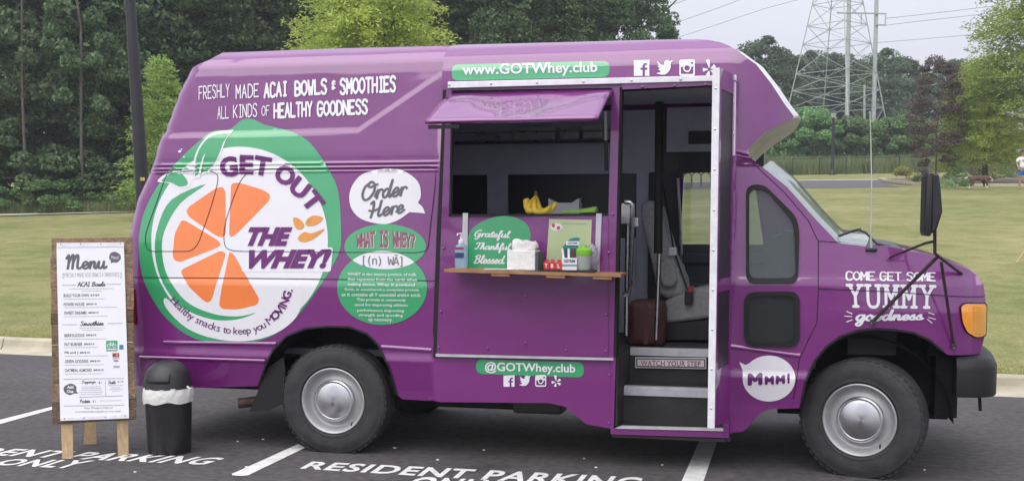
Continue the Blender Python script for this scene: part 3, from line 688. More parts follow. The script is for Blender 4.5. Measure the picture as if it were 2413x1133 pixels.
# ---- plate with the serving panel
def plate(name, px, th, mat, off0=0.001, parent=TK, step=None, hol=()):
    lp = xz(px); hl = [xz(h) for h in hol]; V, T = tri2d([lp] + hl, step or .12)
    A, B = S3(V, off0+th), S3(V, off0); n = len(V); vs = list(A) + list(B); fs = [tuple(t) for t in T] + [tuple(np.array(t[::-1])+n) for t in T]
    # rim from boundary edges
    from collections import Counter
    ec = Counter(); 
    for t in T:
        for a, b in ((t[0], t[1]), (t[1], t[2]), (t[2], t[0])): ec[(min(a, b), max(a, b))] += 1
    for (a, b), c in ec.items():
        if c == 1: fs.append((a, b, b+n, a+n))
    return mesh(name, vs, fs, mat, parent, False)
fr = plate('hatch_frame', [(1053,214),(1461,206),(1446,842),(1030,835)], .012, PURPLE, hol=[H_WIN])
plate('service_panel', [(1062,514),(1434,511),(1434,838),(1037,831)], .010, PURPLE, off0=.013)
plate('panel_gap_strip', [(1044,212),(1053,212),(1030,842),(1021,842)], .006, BLACKR)
plate('panel_seam', [(1461,206),(1467,206),(1450,1010),(1443,1010)], .004, BLACKR)
skinline([(1160,512),(1158,833)], .003, GREYV, 'panel_seam', .026) if False else None
plate('door_frame', [(1467,198),(1722,188),(1722,200),(1467,212)], .02, PURPLE)
plate('door_frame', [(1733,196),(1742,196),(1729,372),(1718,1030),(1702,1030),(1718,372),(1728,196)][0:0] or [(1729,196),(1742,195),(1717,1030),(1702,1030)], .02, PURPLE)
plate('door_frame', [(1440,1008),(1703,1014),(1703,1029),(1440,1021)], .02, PURPLE)
plate('door_frame', [(1443,842),(1452,842),(1447,1010),(1438,1008)], .018, PURPLE)
plate('sill_strip', [(1466,1001),(1705,1007),(1705,1013),(1450,1007)], .03, ALU)
def bar(name, quad, y, th, mat, parent=TK, bev=.003):
    q = [tuple(pl(float(a), float(b), y)) for a, b in quad]; m = MB(); m.prism(q, (0, th, 0)); o = m.build(name, mat, parent)
    if bev: bv = o.modifiers.new('b', 'BEVEL'); bv.width = bev; bv.segments = 2
    return o
bar('gutter_rail', [(1055,193),(1735,177),(1735,190),(1055,208)], -.035, .16, ALUW)
bar('door_trim', [(1720,193),(1734,193),(1732,367),(1718,367)], -.03, .09, ALUW)
rv = None
def rivet(px, off, mat, r=.009):
    global rv
    p = onside(np.array([px], float), off)[0]
    M = Matrix.Translation(Vector(p)) @ Matrix.Rotation(R(90), 4, 'X')
    m = MB(); m.lathe([(r, -.002), (r*.8, .004), (.0005, .006)], 8, M); return m.build('rivet', mat, TK, True)
for x in (1062, 1160, 1268, 1377, 1490, 1605, 1724): rivet((x, 201 - (x-1062)*.0225), .037 if x < 1700 else .037, ALU)
for x, y in ((1047,585),(1042,733),(1037,817),(1151,820),(1240,807),(1241,698),(1336,824),(1428,827),(1430,740),(1436,594),(1445,505),(1515,206),(1590,203),(1663,201),(1719,431),(1720,545),(1717,655),(1714,772),(1712,890),(1710,1000),(1436,994),(1438,882),(1443,660)): rivet((x, y), .026, PURPLE, .010)
for y in (240, 315): rivet((1728, y), .047, ALU)
# bottom drip of the panel
plate('drip_strip', [(1030,832),(1447,842),(1447,847),(1030,838)], .035, ALU)
# window and door reveals (thickness of the wall)
def reveal(name, px, d, mat):
    q = xz(px); a = S3(q, .013); b = a.copy(); b[:, 1] += d; n = len(q)
    mesh(name, list(a)+list(b), [(i, (i+1) % n, (i+1) % n+n, i+n) for i in range(n)], mat, TK)
reveal('window_reveal', H_WIN, .07, DARKIN); reveal('door_reveal', H_DOOR, .10, BLACKR)
plate('hatch_seal', [(1066,214),(1070,214),(1064,509),(1060,509)], .012, BLACKR, .012); plate('hatch_seal', [(1060,505),(1435,503),(1434,508),(1060,510)], .012, BLACKR, .012)
# cab windows
def window(px, rim, name):
    c = np.array(px).mean(0); inner = [tuple(c + (np.array(p)-c)*(1 - rim/np.linalg.norm(np.array(p)-c))) for p in px]
    outer = [tuple(c + (np.array(p)-c)*(1 + 3/np.linalg.norm(np.array(p)-c))) for p in px]
    f = plate(name, outer, .018, BLACKR, step=.1, hol=[inner])
    lp = xz(inner); V, T = tri2d([lp], .1); mesh('pane', S3(V, -.004), [t[::-1] for t in T], SIDEGL if rim > 9 else LOWGL, f)
window(H_W1, 9.4, 'cab_window'); window(H_W2, 9, 'cab_window')
fwm = [(a[0], WD-.06, a[1]) for a in fwin]; mesh('pane', fwm, [tuple(range(len(fwm)))], SIDEGL, TK)
# ---- interior
YW = WD - .14
xr = X0(420)+.1
xs0, xs1 = X0(1467, 900, .1)-.02, X0(1712, 900, .1)
m = MB(); m.box((xr, .22, .66), (xs0-.031, WD-.1, .704)); m.box((xs0-.03, .661, .66), (xs1+.03, WD-.1, .7045)); m.box((xs1+.031, .22, .66), (XE+.5, WD-.1, .704)); m.build('floor', DARKIN, TK)
xi0, xi1 = xr, XA+.05
m = MB(); m.box((xi0, .22, 2.52), (xi1, WD-.2, 2.545)); m.build('headlining', GREYIN, TK)
zb = float(pl(1250, 411, YW)[2]); 
m = MB(); m.box((xi0, YW, zb), (X0(1563, 300, YW), YW+.03, 2.53)); m.box((X0(1563, 300, YW)+.03, YW-.02, float(pl(1620, 358, YW)[2])), (XE+.05, YW+.03, 2.53))
m.box((xi0, YW, .7), (X0(1500, 600, YW), YW+.03, float(pl(1250, 560, YW)[2])))
for a, b in ((1148, 1196), (1500, 1528)): m.box((X0(a, 450, YW), YW, .7), (X0(b, 450, YW), YW+.03, zb))
m.build('wall_lining', GREYIN, TK)
m = MB(); m.box((xi0, YW+.035, .7), (X0(1600, 500, YW), YW+.05, 2.4)); m.build('rear_window_glass', P('dim_tinted_pane', (.035, .038, .05), .35, var=.3, scale=3), TK)
# cab interior trim round the driver's window, left open at the window
fx = [p[0] for p in fwin]; fz = [p[1] for p in fwin]
m = MB(); yt = WD-.16
m.box((X0(1530, 500, yt), yt, .7), (min(fx)-.0, yt+.03, 1.99)); m.box((min(fx), yt, max(fz)-.01), (XE+.12, yt+.03, float(pl(1620, 358, yt)[2]))); m.box((min(fx), yt, .7), (max(fx)+.5, yt+.03, min(fz)+.03)); m.build('door_lining', DARKIN, TK)
m = MB(); m.box((min(fx)+.03, yt-.05, min(fz)-.12), (max(fx)+.4, yt, min(fz)-.04), bev=.01); m.box((min(fx)+.03, yt-.06, .95), (max(fx)+.4, yt, 1.12), bev=.02); m.build('door_armrest', P('charcoal_trim', (.05, .052, .058), .5), TK)
m = MB(); m.box((xr+.08, .30, .7), (xr+.12, WD-.3, 2.5)); m.build('bulkhead', GREYIN, TK)
# dashboard, wheel
m = MB(); m.box((XE+.62, .30, 1.05), (XE+.92, WD-.3, 1.36), bev=.06); m.box((XE+.7, .3, .75), (XE+1.0, WD-.3, 1.10)); m.build('dashboard', P('dashboard_vinyl', (.035, .036, .042), .6), TK)
m = MB(); Mw = Matrix.Translation((XE+.52, 1.38, 1.40)) @ Matrix.Rotation(R(-28), 4, 'Y') @ Matrix.Rotation(R(90), 4, 'Y'); m.lathe([(.19, -.012), (.205, 0), (.19, .012), (.175, 0)], 28, Mw, close=True); m.lathe([(.0, .0), (.06, .01), (.07, -.03)], 12, Mw)
for a in (0, 120, 240): m.tube([Mw @ Vector((0, 0, 0)), Mw @ Vector((.19*math.cos(R(a)), .19*math.sin(R(a)), 0))], .012, 6)
m.build('steering_wheel', BLACKP, TK, True)
m = MB(); q = [tuple(pl(float(a), float(b), .55)) for a, b in ((1806,640),(1800,618),(1818,560),(1850,545),(1880,545),(1880,650),(1806,650))]; m.prism(q, (0, .9, 0)); m.build('dash_cover', BLACKP, TK)
GREYS = P('grey_seat_fabric', (.42, .42, .44), .95, var=.15, scale=40, bump=.3, bscale=200)
def seat(ycen, nm='driver_seat'):
    c = pl(np.array([1640., 1540.]), np.array([700., 560.]), ycen)
    pts = [pl(float(a), float(b), ycen) for a, b in ((1508,478),(1530,472),(1552,486),(1566,530),(1585,600),(1612,660),(1618,700),(1570,704),(1548,690),(1530,600),(1512,530))]
    m = MB(); m.prism([tuple(p) for p in pts], (0, .46, 0)); o = m.build(nm, GREYS, TK, True)
    b = o.modifiers.new('b', 'BEVEL'); b.width = .04; b.segments = 3; b.limit_method = 'ANGLE'; b.angle_limit = R(50)
    pts = [pl(float(a), float(b), ycen) for a, b in ((1556,716),(1600,690),(1690,672),(1760,662),(1760,735),(1690,748),(1562,764))]
    m = MB(); m.prism([tuple(p) for p in pts], (0, .48, 0)); q = m.build('seat_cushion', GREYS, o, True)
    b = q.modifiers.new('b', 'BEVEL'); b.width = .035; b.segments = 3; b.limit_method = 'ANGLE'; b.angle_limit = R(50)
    pts = [pl(float(a), float(b), ycen+.02) for a, b in ((1556,765),(1700,750),(1700,800),(1556,800))]
    m = MB(); m.prism([tuple(p) for p in pts], (0, .44, 0)); m.build('seat_base', BLACKP, o)
    m = MB(); pa, pb, pc = (pl(float(a), float(b), ycen-.03) for a, b in ((1553,600),(1572,640),(1590,668)))
    pts = [pl(float(a), float(b), ycen-.05) for a, b in ((1552,618),(1572,604),(1590,630),(1596,664),(1584,678),(1560,676),(1552,650))]
    m.prism([tuple(p) for p in pts], (0, .06, 0)); q = m.build('armrest', GREYS, o, True); b = q.modifiers.new('b', 'BEVEL'); b.width = .02; b.segments = 2
    m = MB(); p = pl(1623., 700., ycen-.04); m.box((p[0]-.03, p[1]-.02, p[2]-.05), (p[0]+.03, p[1]+.02, p[2]+.05), bev=.008); m.build('belt_buckle', BLACKP, o)
    p = pl(1628., 681., ycen-.045); m = MB(); m.box((p[0]-.02, p[1]-.02, p[2]-.02), (p[0]+.02, p[1]+.02, p[2]+.02)); m.build('release_button', P('red_plastic', (.45, .03, .03), .4), o)
seat(1.15)
m = MB(); a = pl(1598., 420., yt-.03); b = pl(1606., 600., yt-.03); c2_ = pl(1612., 640., yt-.03); m.tube([a, b, c2_], .012, 6); m.build('grab_handle', ALU, TK, True)
a = pl(1585., 592., 1.12); m = MB(); m.tube([pl(1560., 420., 1.4), pl(1588., 590., 1.2), pl(1622., 690., 1.12)], .009, 4); m.build('seat_belt', BLACKR, TK)
m = MB(); m.box((a[0]-.03, a[1]-.01, a[2]-.03), (a[0]+.03, a[1]+.01, a[2]+.03), bev=.006); m.build('belt_tongue', WHITEV, TK)
p = pl(1652., 324., YW-.05); m = MB(); m.box((p[0]-.10, p[1], p[2]-.05), (p[0]+.08, p[1]+.05, p[2]+.05), bev=.012); m.build('cabin_lamp', DARKIN, TK)
# shelf with tubs along the far wall, seen through the hatch
zs_ = float(pl(1250, 336, YW-.1)[2]); m = MB(); xa_, xb_ = X0(1075, 330, YW), X0(1470, 330, YW)
for k in range(4): m.tube([(xa_, YW-.30+k*.09, zs_), (xb_, YW-.30+k*.09, zs_)], .006, 5)
for k in range(24): x = xa_ + (xb_-xa_)*k/23; m.tube([(x, YW-.30, zs_), (x, YW-.03, zs_)], .004, 4)
m.tube([(xa_, YW-.30, zs_+.07), (xb_, YW-.30, zs_+.07)], .005, 5); m.build('wire_shelf', STEEL, TK, True)
TUB = P('storage_tub_plastic', (.42, .42, .45), .4, var=.05)
# entry steps
def st(px1, px2, Y): return float(pl(px1[0], px1[1], Y)[2])
xs0, xs1 = X0(1467, 900, .1)-.02, X0(1712, 900, .1)
z1, z2 = float(pl(1560, 914, .30)[2]), .705
m = MB(); m.box((xs0, .0, .2), (xs1, .32, .245)); m.box((xs0, .30, .2), (xs1, .34, z1-.02)); m.box((xs0, .335, z1-.03), (xs1, .64, z1-.004)); m.box((xs0, .62, z1-.03), (xs1, .66, z2-.03)); m.box((xs0-.03, .0, .2), (xs0, .66, .72)); m.box((xs1, .02, .2), (xs1+.03, .66, .72)); m.build('entry_steps', P('black_step_rubber', (.03, .03, .032), .7, var=.3, scale=6, bump=.3, bscale=80), TK)
for nm, Y, va, vb in (('step_nosing', .295, 914, 933), ('step_nosing', .615, 822, 838)):
    za, zb_ = float(pl(1560, va, Y)[2]), float(pl(1560, vb, Y)[2]); m = MB(); m.box((xs0+.004, Y-.006, zb_), (xs1-.004, Y+.012, za)); m.box((xs0+.004, Y+.002, za), (xs1-.004, Y+.06, za+.006)); m.build(nm, ALU, TK)
ysg = .60
def onY(Y): return lambda V, off=0.0: pl(V[:, 0], V[:, 1], Y - off)
sg = [tuple(p) for p in onY(ysg)(np.array([(1497.,841),(1664,843),(1664,869),(1497,866)]))]; m = MB(); m.prism(sg, (0, .006, 0)); sgo = m.build('step_sign', P('sign_plate', (.85, .83, .85), .5), TK)
V, T = tri2d([[(1499,843),(1662,845),(1662,867),(1499,864)], [(1502,846),(1659,848),(1659,864),(1502,861)]]); emit('sign_border', [(V, T, .003)], onY(ysg), GREYV, sgo)
V, Fc = text2d('WATCH YOUR STEP', bold=.01, space=1.05); emit('lettering', [(quadmap(V, [(1510,848.5),(1651,850.5),(1651,863.5),(1510,861)]), Fc, .003)], onY(ysg), REDV, sgo)
# rails
m = MB(); Yr = .30; a = lambda u, v, Y=Yr: tuple(pl(float(u), float(v), Y)); m.tube([a(1472,476), a(1484,476), a(1490,482), a(1490,500), a(1487,600), a(1484,680), a(1480,692), a(1468,695)], .017, 10); m.build('grab_rail', STEEL, TK, True)
m = MB(); m.tube([a(1476,790,.5), a(1480,500,.5)], .017, 10); m.build('grab_rail', STEEL, TK, True)
m = MB(); p = pl(1477., 507., .45); m.box((p[0]-.06, p[1]-.02, p[2]-.06), (p[0]+.05, p[1]+.02, p[2]+.08), bev=.006); p = pl(1498., 524., .45); m.box((p[0]-.02, p[1]-.02, p[2]-.03), (p[0]+.02, p[1]+.02, p[2]+.03), bev=.006); m.build('rail_bracket', ALU, TK)
m = MB(); m.tube([a(1546,800,.72), a(1554,590,.72)], .016, 10); o = m.build('stanchion', STEEL, TK, True); m = MB(); m.tube([a(1551,597,.72), a(1554,240,.72)], .030, 10); m.build('foam_sleeve', BLACKR, o, True)
# ---- open entry door leaf, seen edge on
hp = onside(np.array([(1716., 600.)]))[0]; ztop = float(pl(1690, 160, -.42)[2]); zbot = float(pl(1680, 1008, -.42)[2]); ox = float(pl(1681, 600, -.42)[0]); hx = float(hp[0]) + .005
dv = Vector((hx-ox, .42, 0)); L_ = dv.length; ang = math.atan2(dv.y, dv.x); Md = Matrix.Translation((ox, -.42, 0)) @ Matrix.Rotation(ang, 4, 'Z')
m = MB(); m.box((0.012, -.018, zbot+.01), (L_-.02, .018, ztop-.01), Md); dr = m.build('entry_door', BLACKP, TK)
m = MB(); m.box((0, -.021, zbot), (.014, .021, ztop), Md); m.build('door_edge_strip', ALUW, dr)
m = MB(); m.box((.014, -.0235, zbot), (.05, -.0185, ztop), Md); m.box((L_-.06, -.0235, zbot), (L_-.02, -.0185, ztop), Md); m.box((.05, -.0235, zbot), (L_-.06, -.0185, zbot+.35), Md); m.box((.05, -.0235, ztop-.12), (L_-.06, -.0185, ztop), Md); m.box((.05, -.0235, 1.18), (L_-.06, -.0185, 1.26), Md); m.build('door_skin', PURPLE, dr)
for z in np.linspace(zbot+.12, ztop-.12, 9): m = MB(); m.lathe([(.008, 0), (.0005, .003)], 8, Md @ Matrix.Translation((0, 0, float(z))) @ Matrix.Rotation(R(-90), 4, 'Y')); m.build('screw', STEEL, dr)
# ---- serving hatch lid held up by a strut
zh = float(pl(1250, 222, 0)[2]); a0 = pl(1066., 226., -.02); b0 = pl(1445., 219., -.02); a1 = pl(1002., 291., -.50); b1 = pl(1409., 287., -.50)
zt = (a0[2]+b0[2])/2; ze = (a1[2]+b1[2])/2; NX, NY = 28, 10; vs, fs = [], []
for j in range(NY+1):
    for i in range(NX+1):
        s, t = i/NX, j/NY; p = (a0*(1-s)+b0*s)*(1-t) + (a1*(1-s)+b1*s)*t; z = zt*(1-t)+ze*t
        vs.append((p[0], p[1], z + .016*math.sin(s*7+1.0)*math.sin(t*math.pi) + .005*math.sin(s*15)*math.sin(t*6.283)))
fs = [(j*(NX+1)+i, j*(NX+1)+i+1, (j+1)*(NX+1)+i+1, (j+1)*(NX+1)+i) for j in range(NY) for i in range(NX)]
o = mesh('serving_hatch', vs, fs, PURPLE, TK, True); sm_ = o.modifiers.new('s', 'SOLIDIFY'); sm_.thickness = .022; sm_.offset = -1
m = MB(); c0 = (a1[0], a1[1]-.004, ze-.02); m.box((a1[0]+.02, a1[1]-.006, ze-.03), (a1[0]+.22, a1[1]+.01, ze-.006)); m.build('hatch_edge_seal', BLACKR, o)
for s in (.3, .52, .75):
    p = a0*(1-s)+b0*s; m = MB(); m.box((p[0]-.05, p[1]-.012, zt-.004), (p[0]+.05, p[1]+.008, zt+.018), bev=.004); m.build('hatch_hinge', BLACKP, o)
m = MB(); m.tube([pl(1427., 262., -.12), pl(1428., 340., -.05)], .010, 8); m.build('gas_strut', STEEL, o, True); m = MB(); m.tube([pl(1428., 330., -.06), pl(1429., 402., .0)], .013, 8); m.build('strut_cylinder', BLACKP, o, True)
# ---- fold-down counter
zc = float(pl(1250, 645, -.30)[2]); xl, xr2 = X0(1046, 636, -.30), X0(1463, 650, -.30); zl = float(pl(1046, 634, -.30)[2]); zr = float(pl(1461, 646, -.30)[2])
def boxT(m, x0, x1, y0, y1, th, up=0.0):  # board that dips to the right like the counter
    f = lambda x: zl + (zr-zl)*(x-xl)/(xr2-xl) + up
    P8 = [(x0,y0,f(x0)-th),(x1,y0,f(x1)-th),(x1,y1,f(x1)-th),(x0,y1,f(x0)-th),(x0,y0,f(x0)),(x1,y0,f(x1)),(x1,y1,f(x1)),(x0,y1,f(x0))]
    m.add(P8, [(0,3,2,1),(4,5,6,7),(0,1,5,4),(1,2,6,5),(2,3,7,6),(3,0,4,7)])
m = MB(); boxT(m, xl, xr2, -.30, -.025, .018); ctr = m.build('counter_shelf', PLYM, TK)
for u in (1180, 1310, 1420):
    x = X0(u, 655, -.28); m = MB(); boxT(m, x-.06, x+.06, -.294, -.10, .016, -.019); m.build('counter_batten', PLYM, ctr)
for u in (): 
    x = X0(u, 655, -.2); m = MB(); m.tube([(x, -.25, zc-.03), (x+.05, -.03, zc-.30)], .009, 6); m.build('counter_bracket', BLACKP, ctr)
def zct(x, y=0): return zl + (zr-zl)*(x-xl)/(xr2-xl)
for px in ([(1094,502),(1106,502),(1104,636),(1091,636)], [(1407,503),(1420,503),(1414,640),(1403,640)]): plate('support_strap', px, .012, ALU, .024)
# ---- decals on the skin
SK = lambda V, off=0.0: onside(V, off)
def dec(name, loops, off, mat, step=14, rows=()):
    # interior points come in the xz plane so that the vinyl follows every ridge
    L2 = [densify(xz(l), .015) for l in loops]; V, T = tri2d(L2, .045, [r for r in RROWS], CCOLS, dens=False)
    o = mesh(name, S3(V, off), T, mat, TK); skin_normals(o); return o
G0 = smoothp([(571,283),(597,282),(622,294),(639,298),(690,312),(732,338),(775,400),(798,455),(804,546),(800,592),(771,648),(734,702),(700,745),(666,775),(635,794),(588,806),(520,808),(457,796),(405,762),(368,718),(339,660),(328,600),(329,550),(340,500),(368,444),(406,394),(450,350),(500,310),(540,306)], 4, True)
DISC = ellipse(565, 567, 208, 221, 90)
dec('citrus_logo_rind', [G0], .0018, GREEN)
HIL = (smoothp([(486,434),(425,480),(388,545),(383,600),(398,655),(440,710),(500,738),(560,745),(604,736),(560,752),(500,752),(430,724),(385,668),(366,600),(372,535),(405,470)], 4, True))
WEDGES = []
for wp in ([(545,432),(562,430),(620,447),(637,458),(636,472),(560,550),(545,560),(540,552)], [(526,440),(532,452),(533,552),(525,560),(510,556),(447,512),(439,500),(444,488),(510,443)], [(428,519),(438,520),(514,566),(522,576),(512,584),(424,618),(410,612),(407,600),(412,550)],
           [(424,637),(520,590),(533,596),(530,608),(500,705),(491,714),(480,708),(445,675)], [(541,592),(552,600),(612,704),(607,718),(562,729),(524,728),(516,718)]):
    WEDGES.append(roundpoly(wp, 12))
dec('citrus_logo_disc', [DISC, HIL] + WEDGES, .0030, WHITEV); dec('citrus_logo_highlight', [HIL], .0030, GREEN)
for wp in WEDGES: dec('citrus_segment', [wp], .0030, ORANGE)
leaf = smoothp([(552,306),(505,312),(476,336),(458,375),(455,425)], 5) + smoothp([(462,420),(500,400),(520,365),(533,330)], 5)
c_ = np.array(leaf).mean(0); lfi = [tuple(c_ + (np.array(p)-c_)*.86) for p in leaf]; dec('logo_leaf_border', [leaf, lfi], .0050, WHITEV); dec('logo_leaf', [lfi], .0050, GREEN)
dec('leaf_vein', [[(486,360),(478,372),(466,420),(472,420),(480,380)]], .0075, WHITEV)
leaf2 = smoothp([(372,427),(397,406),(423,402),(441,415),(450,434),(441,442),(423,443),(400,432)], 5, True)
c_ = np.array(leaf2).mean(0); lfi = [tuple(c_ + (np.array(p)-c_)*.80) for p in leaf2]; dec('logo_leaf_border', [leaf2, lfi], .0050, WHITEV); dec('logo_leaf', [lfi], .0050, GREEN)
dec('logo_tag', [roundpoly([(574,583),(785,583),(780,640),(570,640)], 6)], .0045, WHITEV)
for dpx in ([(692,513),(706,516),(717,528),(714,538),(702,540),(694,530)], [(722,520),(738,508),(762,513),(748,528),(732,532),(722,530)], [(702,562),(716,547),(736,549),(766,539),(740,562),(716,570)]): dec('juice_drop', [smoothp(dpx, 4, True)], .0056, AMBERV)
dec('slogan_band', [smoothp([(392,702),(440,742),(510,775),(580,783),(640,766),(680,725),(700,670),(716,690),(700,745),(650,785),(580,803),(505,797),(440,772),(392,725)], 4, True)], .0046, WHITEV)
dec('order_bubble', [smoothp([(908,397),(950,402),(985,428),(992,460),(985,478)], 4)[:-1] + smoothp([(985,478),(996,488),(1002,503)], 3)[:-1] + smoothp([(1002,503),(985,501),(965,500)], 3)[:-1] + smoothp([(965,500),(935,520),(900,528),(850,515),(826,485),(827,445),(855,410),(908,397)], 4)[:-1]], .0030, WHITEV)
dec('question_oval', [ellipse(908, 581, 96, 53, 60)], .0028, GREEN)
dec('meaning_oval', [ellipse(901, 678, 106, 87, 70)], .0040, GREEN)
lens = [p for p in ellipse(908, 581, 96, 53, 160) if ((p[0]-901)/106)**2+((p[1]-678)/87)**2 < 1]; lens.sort(key=lambda p: p[0])
lens2 = [p for p in ellipse(901, 678, 106, 87, 160) if ((p[0]-908)/96)**2+((p[1]-581)/53)**2 < 1]; lens2.sort(key=lambda p: -p[0])
dec('meaning_lens', [lens+lens2], .0052, WHITEV)
dec('web_banner', [roundpoly([(1065,153),(1437,144),(1437,182),(1065,191)], 17)], .0035, GREEN)
dec('handle_banner', [roundpoly([(1122,846),(1376,853),(1376,889),(1122,880)], 16)], .0035, GREEN)
FO = lambda V, off=0.0: onside(V, off + .0015)
SKINNED.append(FO)
def lett(txt, quad, mat, off=.0065, nm='lettering', **k):
    V, Fc = text2d(txt, **k); return emit(nm, [(quadmap(V, quad), Fc, off)], FO, mat, TK, 7)
def hand(parts, mat, off=.006, nm='lettering'):
    L = []
    for st_, quad, wd, kw in parts:
        V, T = ribbons(st_, wd, **kw); L.append((quadmap(V, quad), T, off))
    return emit(nm, L, FO, mat, TK, 7)
hand([(strokes_caps('FRESHLY'), [(469,203),(542,196),(542,230),(469,237)], .95, {}), (strokes_caps('MADE'), [(556,200),(611,196),(611,230),(556,235)], .95, {}),
      (strokes_caps('ACAI'), [(622,195),(677,190),(677,229),(622,234)], 1.7, {}), (strokes_caps('BOWLS'), [(694,190),(772,184),(772,224),(694,230)], 1.7, {}), (strokes_caps('&'), [(782,190),(792,189),(792,212),(782,213)], 1.1, {}),
      (strokes_caps('SMOOTHIES'), [(801,184),(934,177),(934,219),(801,226)], 1.7, {}), (strokes_caps('ALL'), [(513,251),(540,249),(540,280),(513,282)], .95, {}), (strokes_caps('KINDS'), [(550,247),(607,243),(607,276),(550,280)], .95, {}),
      (strokes_caps('OF'), [(617,250),(636,248),(636,272),(617,275)], .95, {}), (strokes_caps('HEALTHY'), [(645,243),(737,238),(737,276),(645,281)], 1.7, {}), (strokes_caps('GOODNESS'), [(747,238),(868,232),(868,271),(747,277)], 1.7, {})], WHITEV, .004)
hand([(strokes_scr('Order'), [(852,428),(962,418),(962,462),(852,475)], 1.05, {'slant': .18}), (strokes_scr('Here'), [(868,474),(956,462),(956,502),(868,516)], 1.05, {'slant': .12})], GREYV, .0045)
for ch, x, y, h_, w__, an in (('G',540,393,48,42,-8),('E',582,388,45,33,2),('T',619,391,45,40,10),('O',673,413,45,47,28),('U',707,443,44,42,38),('T',738,474,45,42,52)):
    V, Fc = text2d(ch, bold=.045); q = rotrect(x, y, w__, h_, R(an)); emit('lettering', [(quadmap(V, [q[0], q[1], q[2], q[3]]), Fc, .0068)], FO, PURPV, TK, 2.5)
lett('THE', [(588,535),(690,535),(684,579),(580,579)], PURPV, bold=.06, shear=.25, off=.0068); lett('WHEY!', [(588,588),(783,586),(776,632),(580,633)], PURPV, bold=.06, shear=.25, off=.0068)
# slogan set round the disc
arc = smoothp([(402,710),(445,750),(510,779),(575,787),(625,772),(668,735),(692,680)], 16); A_ = np.array(arc); cl = np.concatenate([[0], np.cumsum(np.linalg.norm(np.diff(A_, axis=0), axis=1))])
slog = 'Healthy snacks to keep you MOVING.'; wid = [(.45 if c in 'lit.,I ' else .95 if c in 'MmOGwN' else .72) + (.22 if k > 26 else 0) for k, c in enumerate(slog)]; cum = np.cumsum([0]+wid); L_sl = []
for k, c in enumerate(slog):
    if c == ' ': continue
    s = (cum[k]+wid[k]/2)/cum[-1]*cl[-1]; px_, py_ = np.interp(s, cl, A_[:, 0]), np.interp(s, cl, A_[:, 1]); s2 = min(s+3, cl[-1]); ax, ay = np.interp(s2, cl, A_[:, 0])-np.interp(s2-6, cl, A_[:, 0]), np.interp(s2, cl, A_[:, 1])-np.interp(s2-6, cl, A_[:, 1]); an = math.atan2(ay, ax)
    V, Fc = text2d(c, bold=.0 if c == 'M' else .025 if k > 26 else .0, res=2); sc = 27 if k > 26 else 25; wv = V[:, 0]-(V[:, 0].min()+V[:, 0].max())/2; hv = V[:, 1]
    Vx = px_ + math.cos(an)*wv*sc + math.sin(an)*hv*sc; Vy = py_ + math.sin(an)*wv*sc - math.cos(an)*hv*sc; L_sl.append((np.stack([Vx, Vy], -1), Fc, .0056))
emit('lettering', L_sl, FO, PURPV, TK, 7)
V, Fc = text2d('WHAT IS WHEY?', 'DejaVuSansMono.woff2', bold=.03, space=.92); Q = quadmap(V, [(840,556),(979,556),(979,584),(840,584)]); Q[:, 1] -= (np.clip(1-((Q[:, 0]-909)/80)**2, 0, 1))*14*((584-Q[:, 1])/28); emit('lettering', [(Q + [1.3, 1.3], Fc, .0044)], FO, WHITEV, TK); emit('lettering', [(Q, Fc, .0052)], FO, P('brick_print', (.26, .10, .13), .5), TK)
lett('[(n) WÃ]', [(856,598),(949,600),(949,628),(856,626)], GREYV, fnt='DejaVuSansMono.woff2', space=.85)
for txt, xa, xb, yy in (('WHEY is the watery portion of milk',820,982,646),('that separates from the curds when',820,983,658),('making cheese. Whey, in powdered',821,978,670),('form, is considered a complete protein',813,988,682),('as it contains all 9 essential amino acids.',806,994,693),('This protein is commonly',841,957,706),('used for improving athletic',837,962,718),('performance improving',843,953,731),('strength and speeding',846,950,742),('up recovery.',869,926,754)):
    lett(txt, rect(xa, yy-4.5, xb, yy+4.5, 1.5), WHITEV, .0062, bold=.012, res=1)
lett('www.GOTWhey.club', [(1090,152),(1408,146),(1408,178),(1090,185)], WHITEV, .0055, bold=.022); lett('@GOTWhey.club', [(1143,851),(1356,856),(1356,883),(1143,879)], WHITEV, .0055, bold=.022)
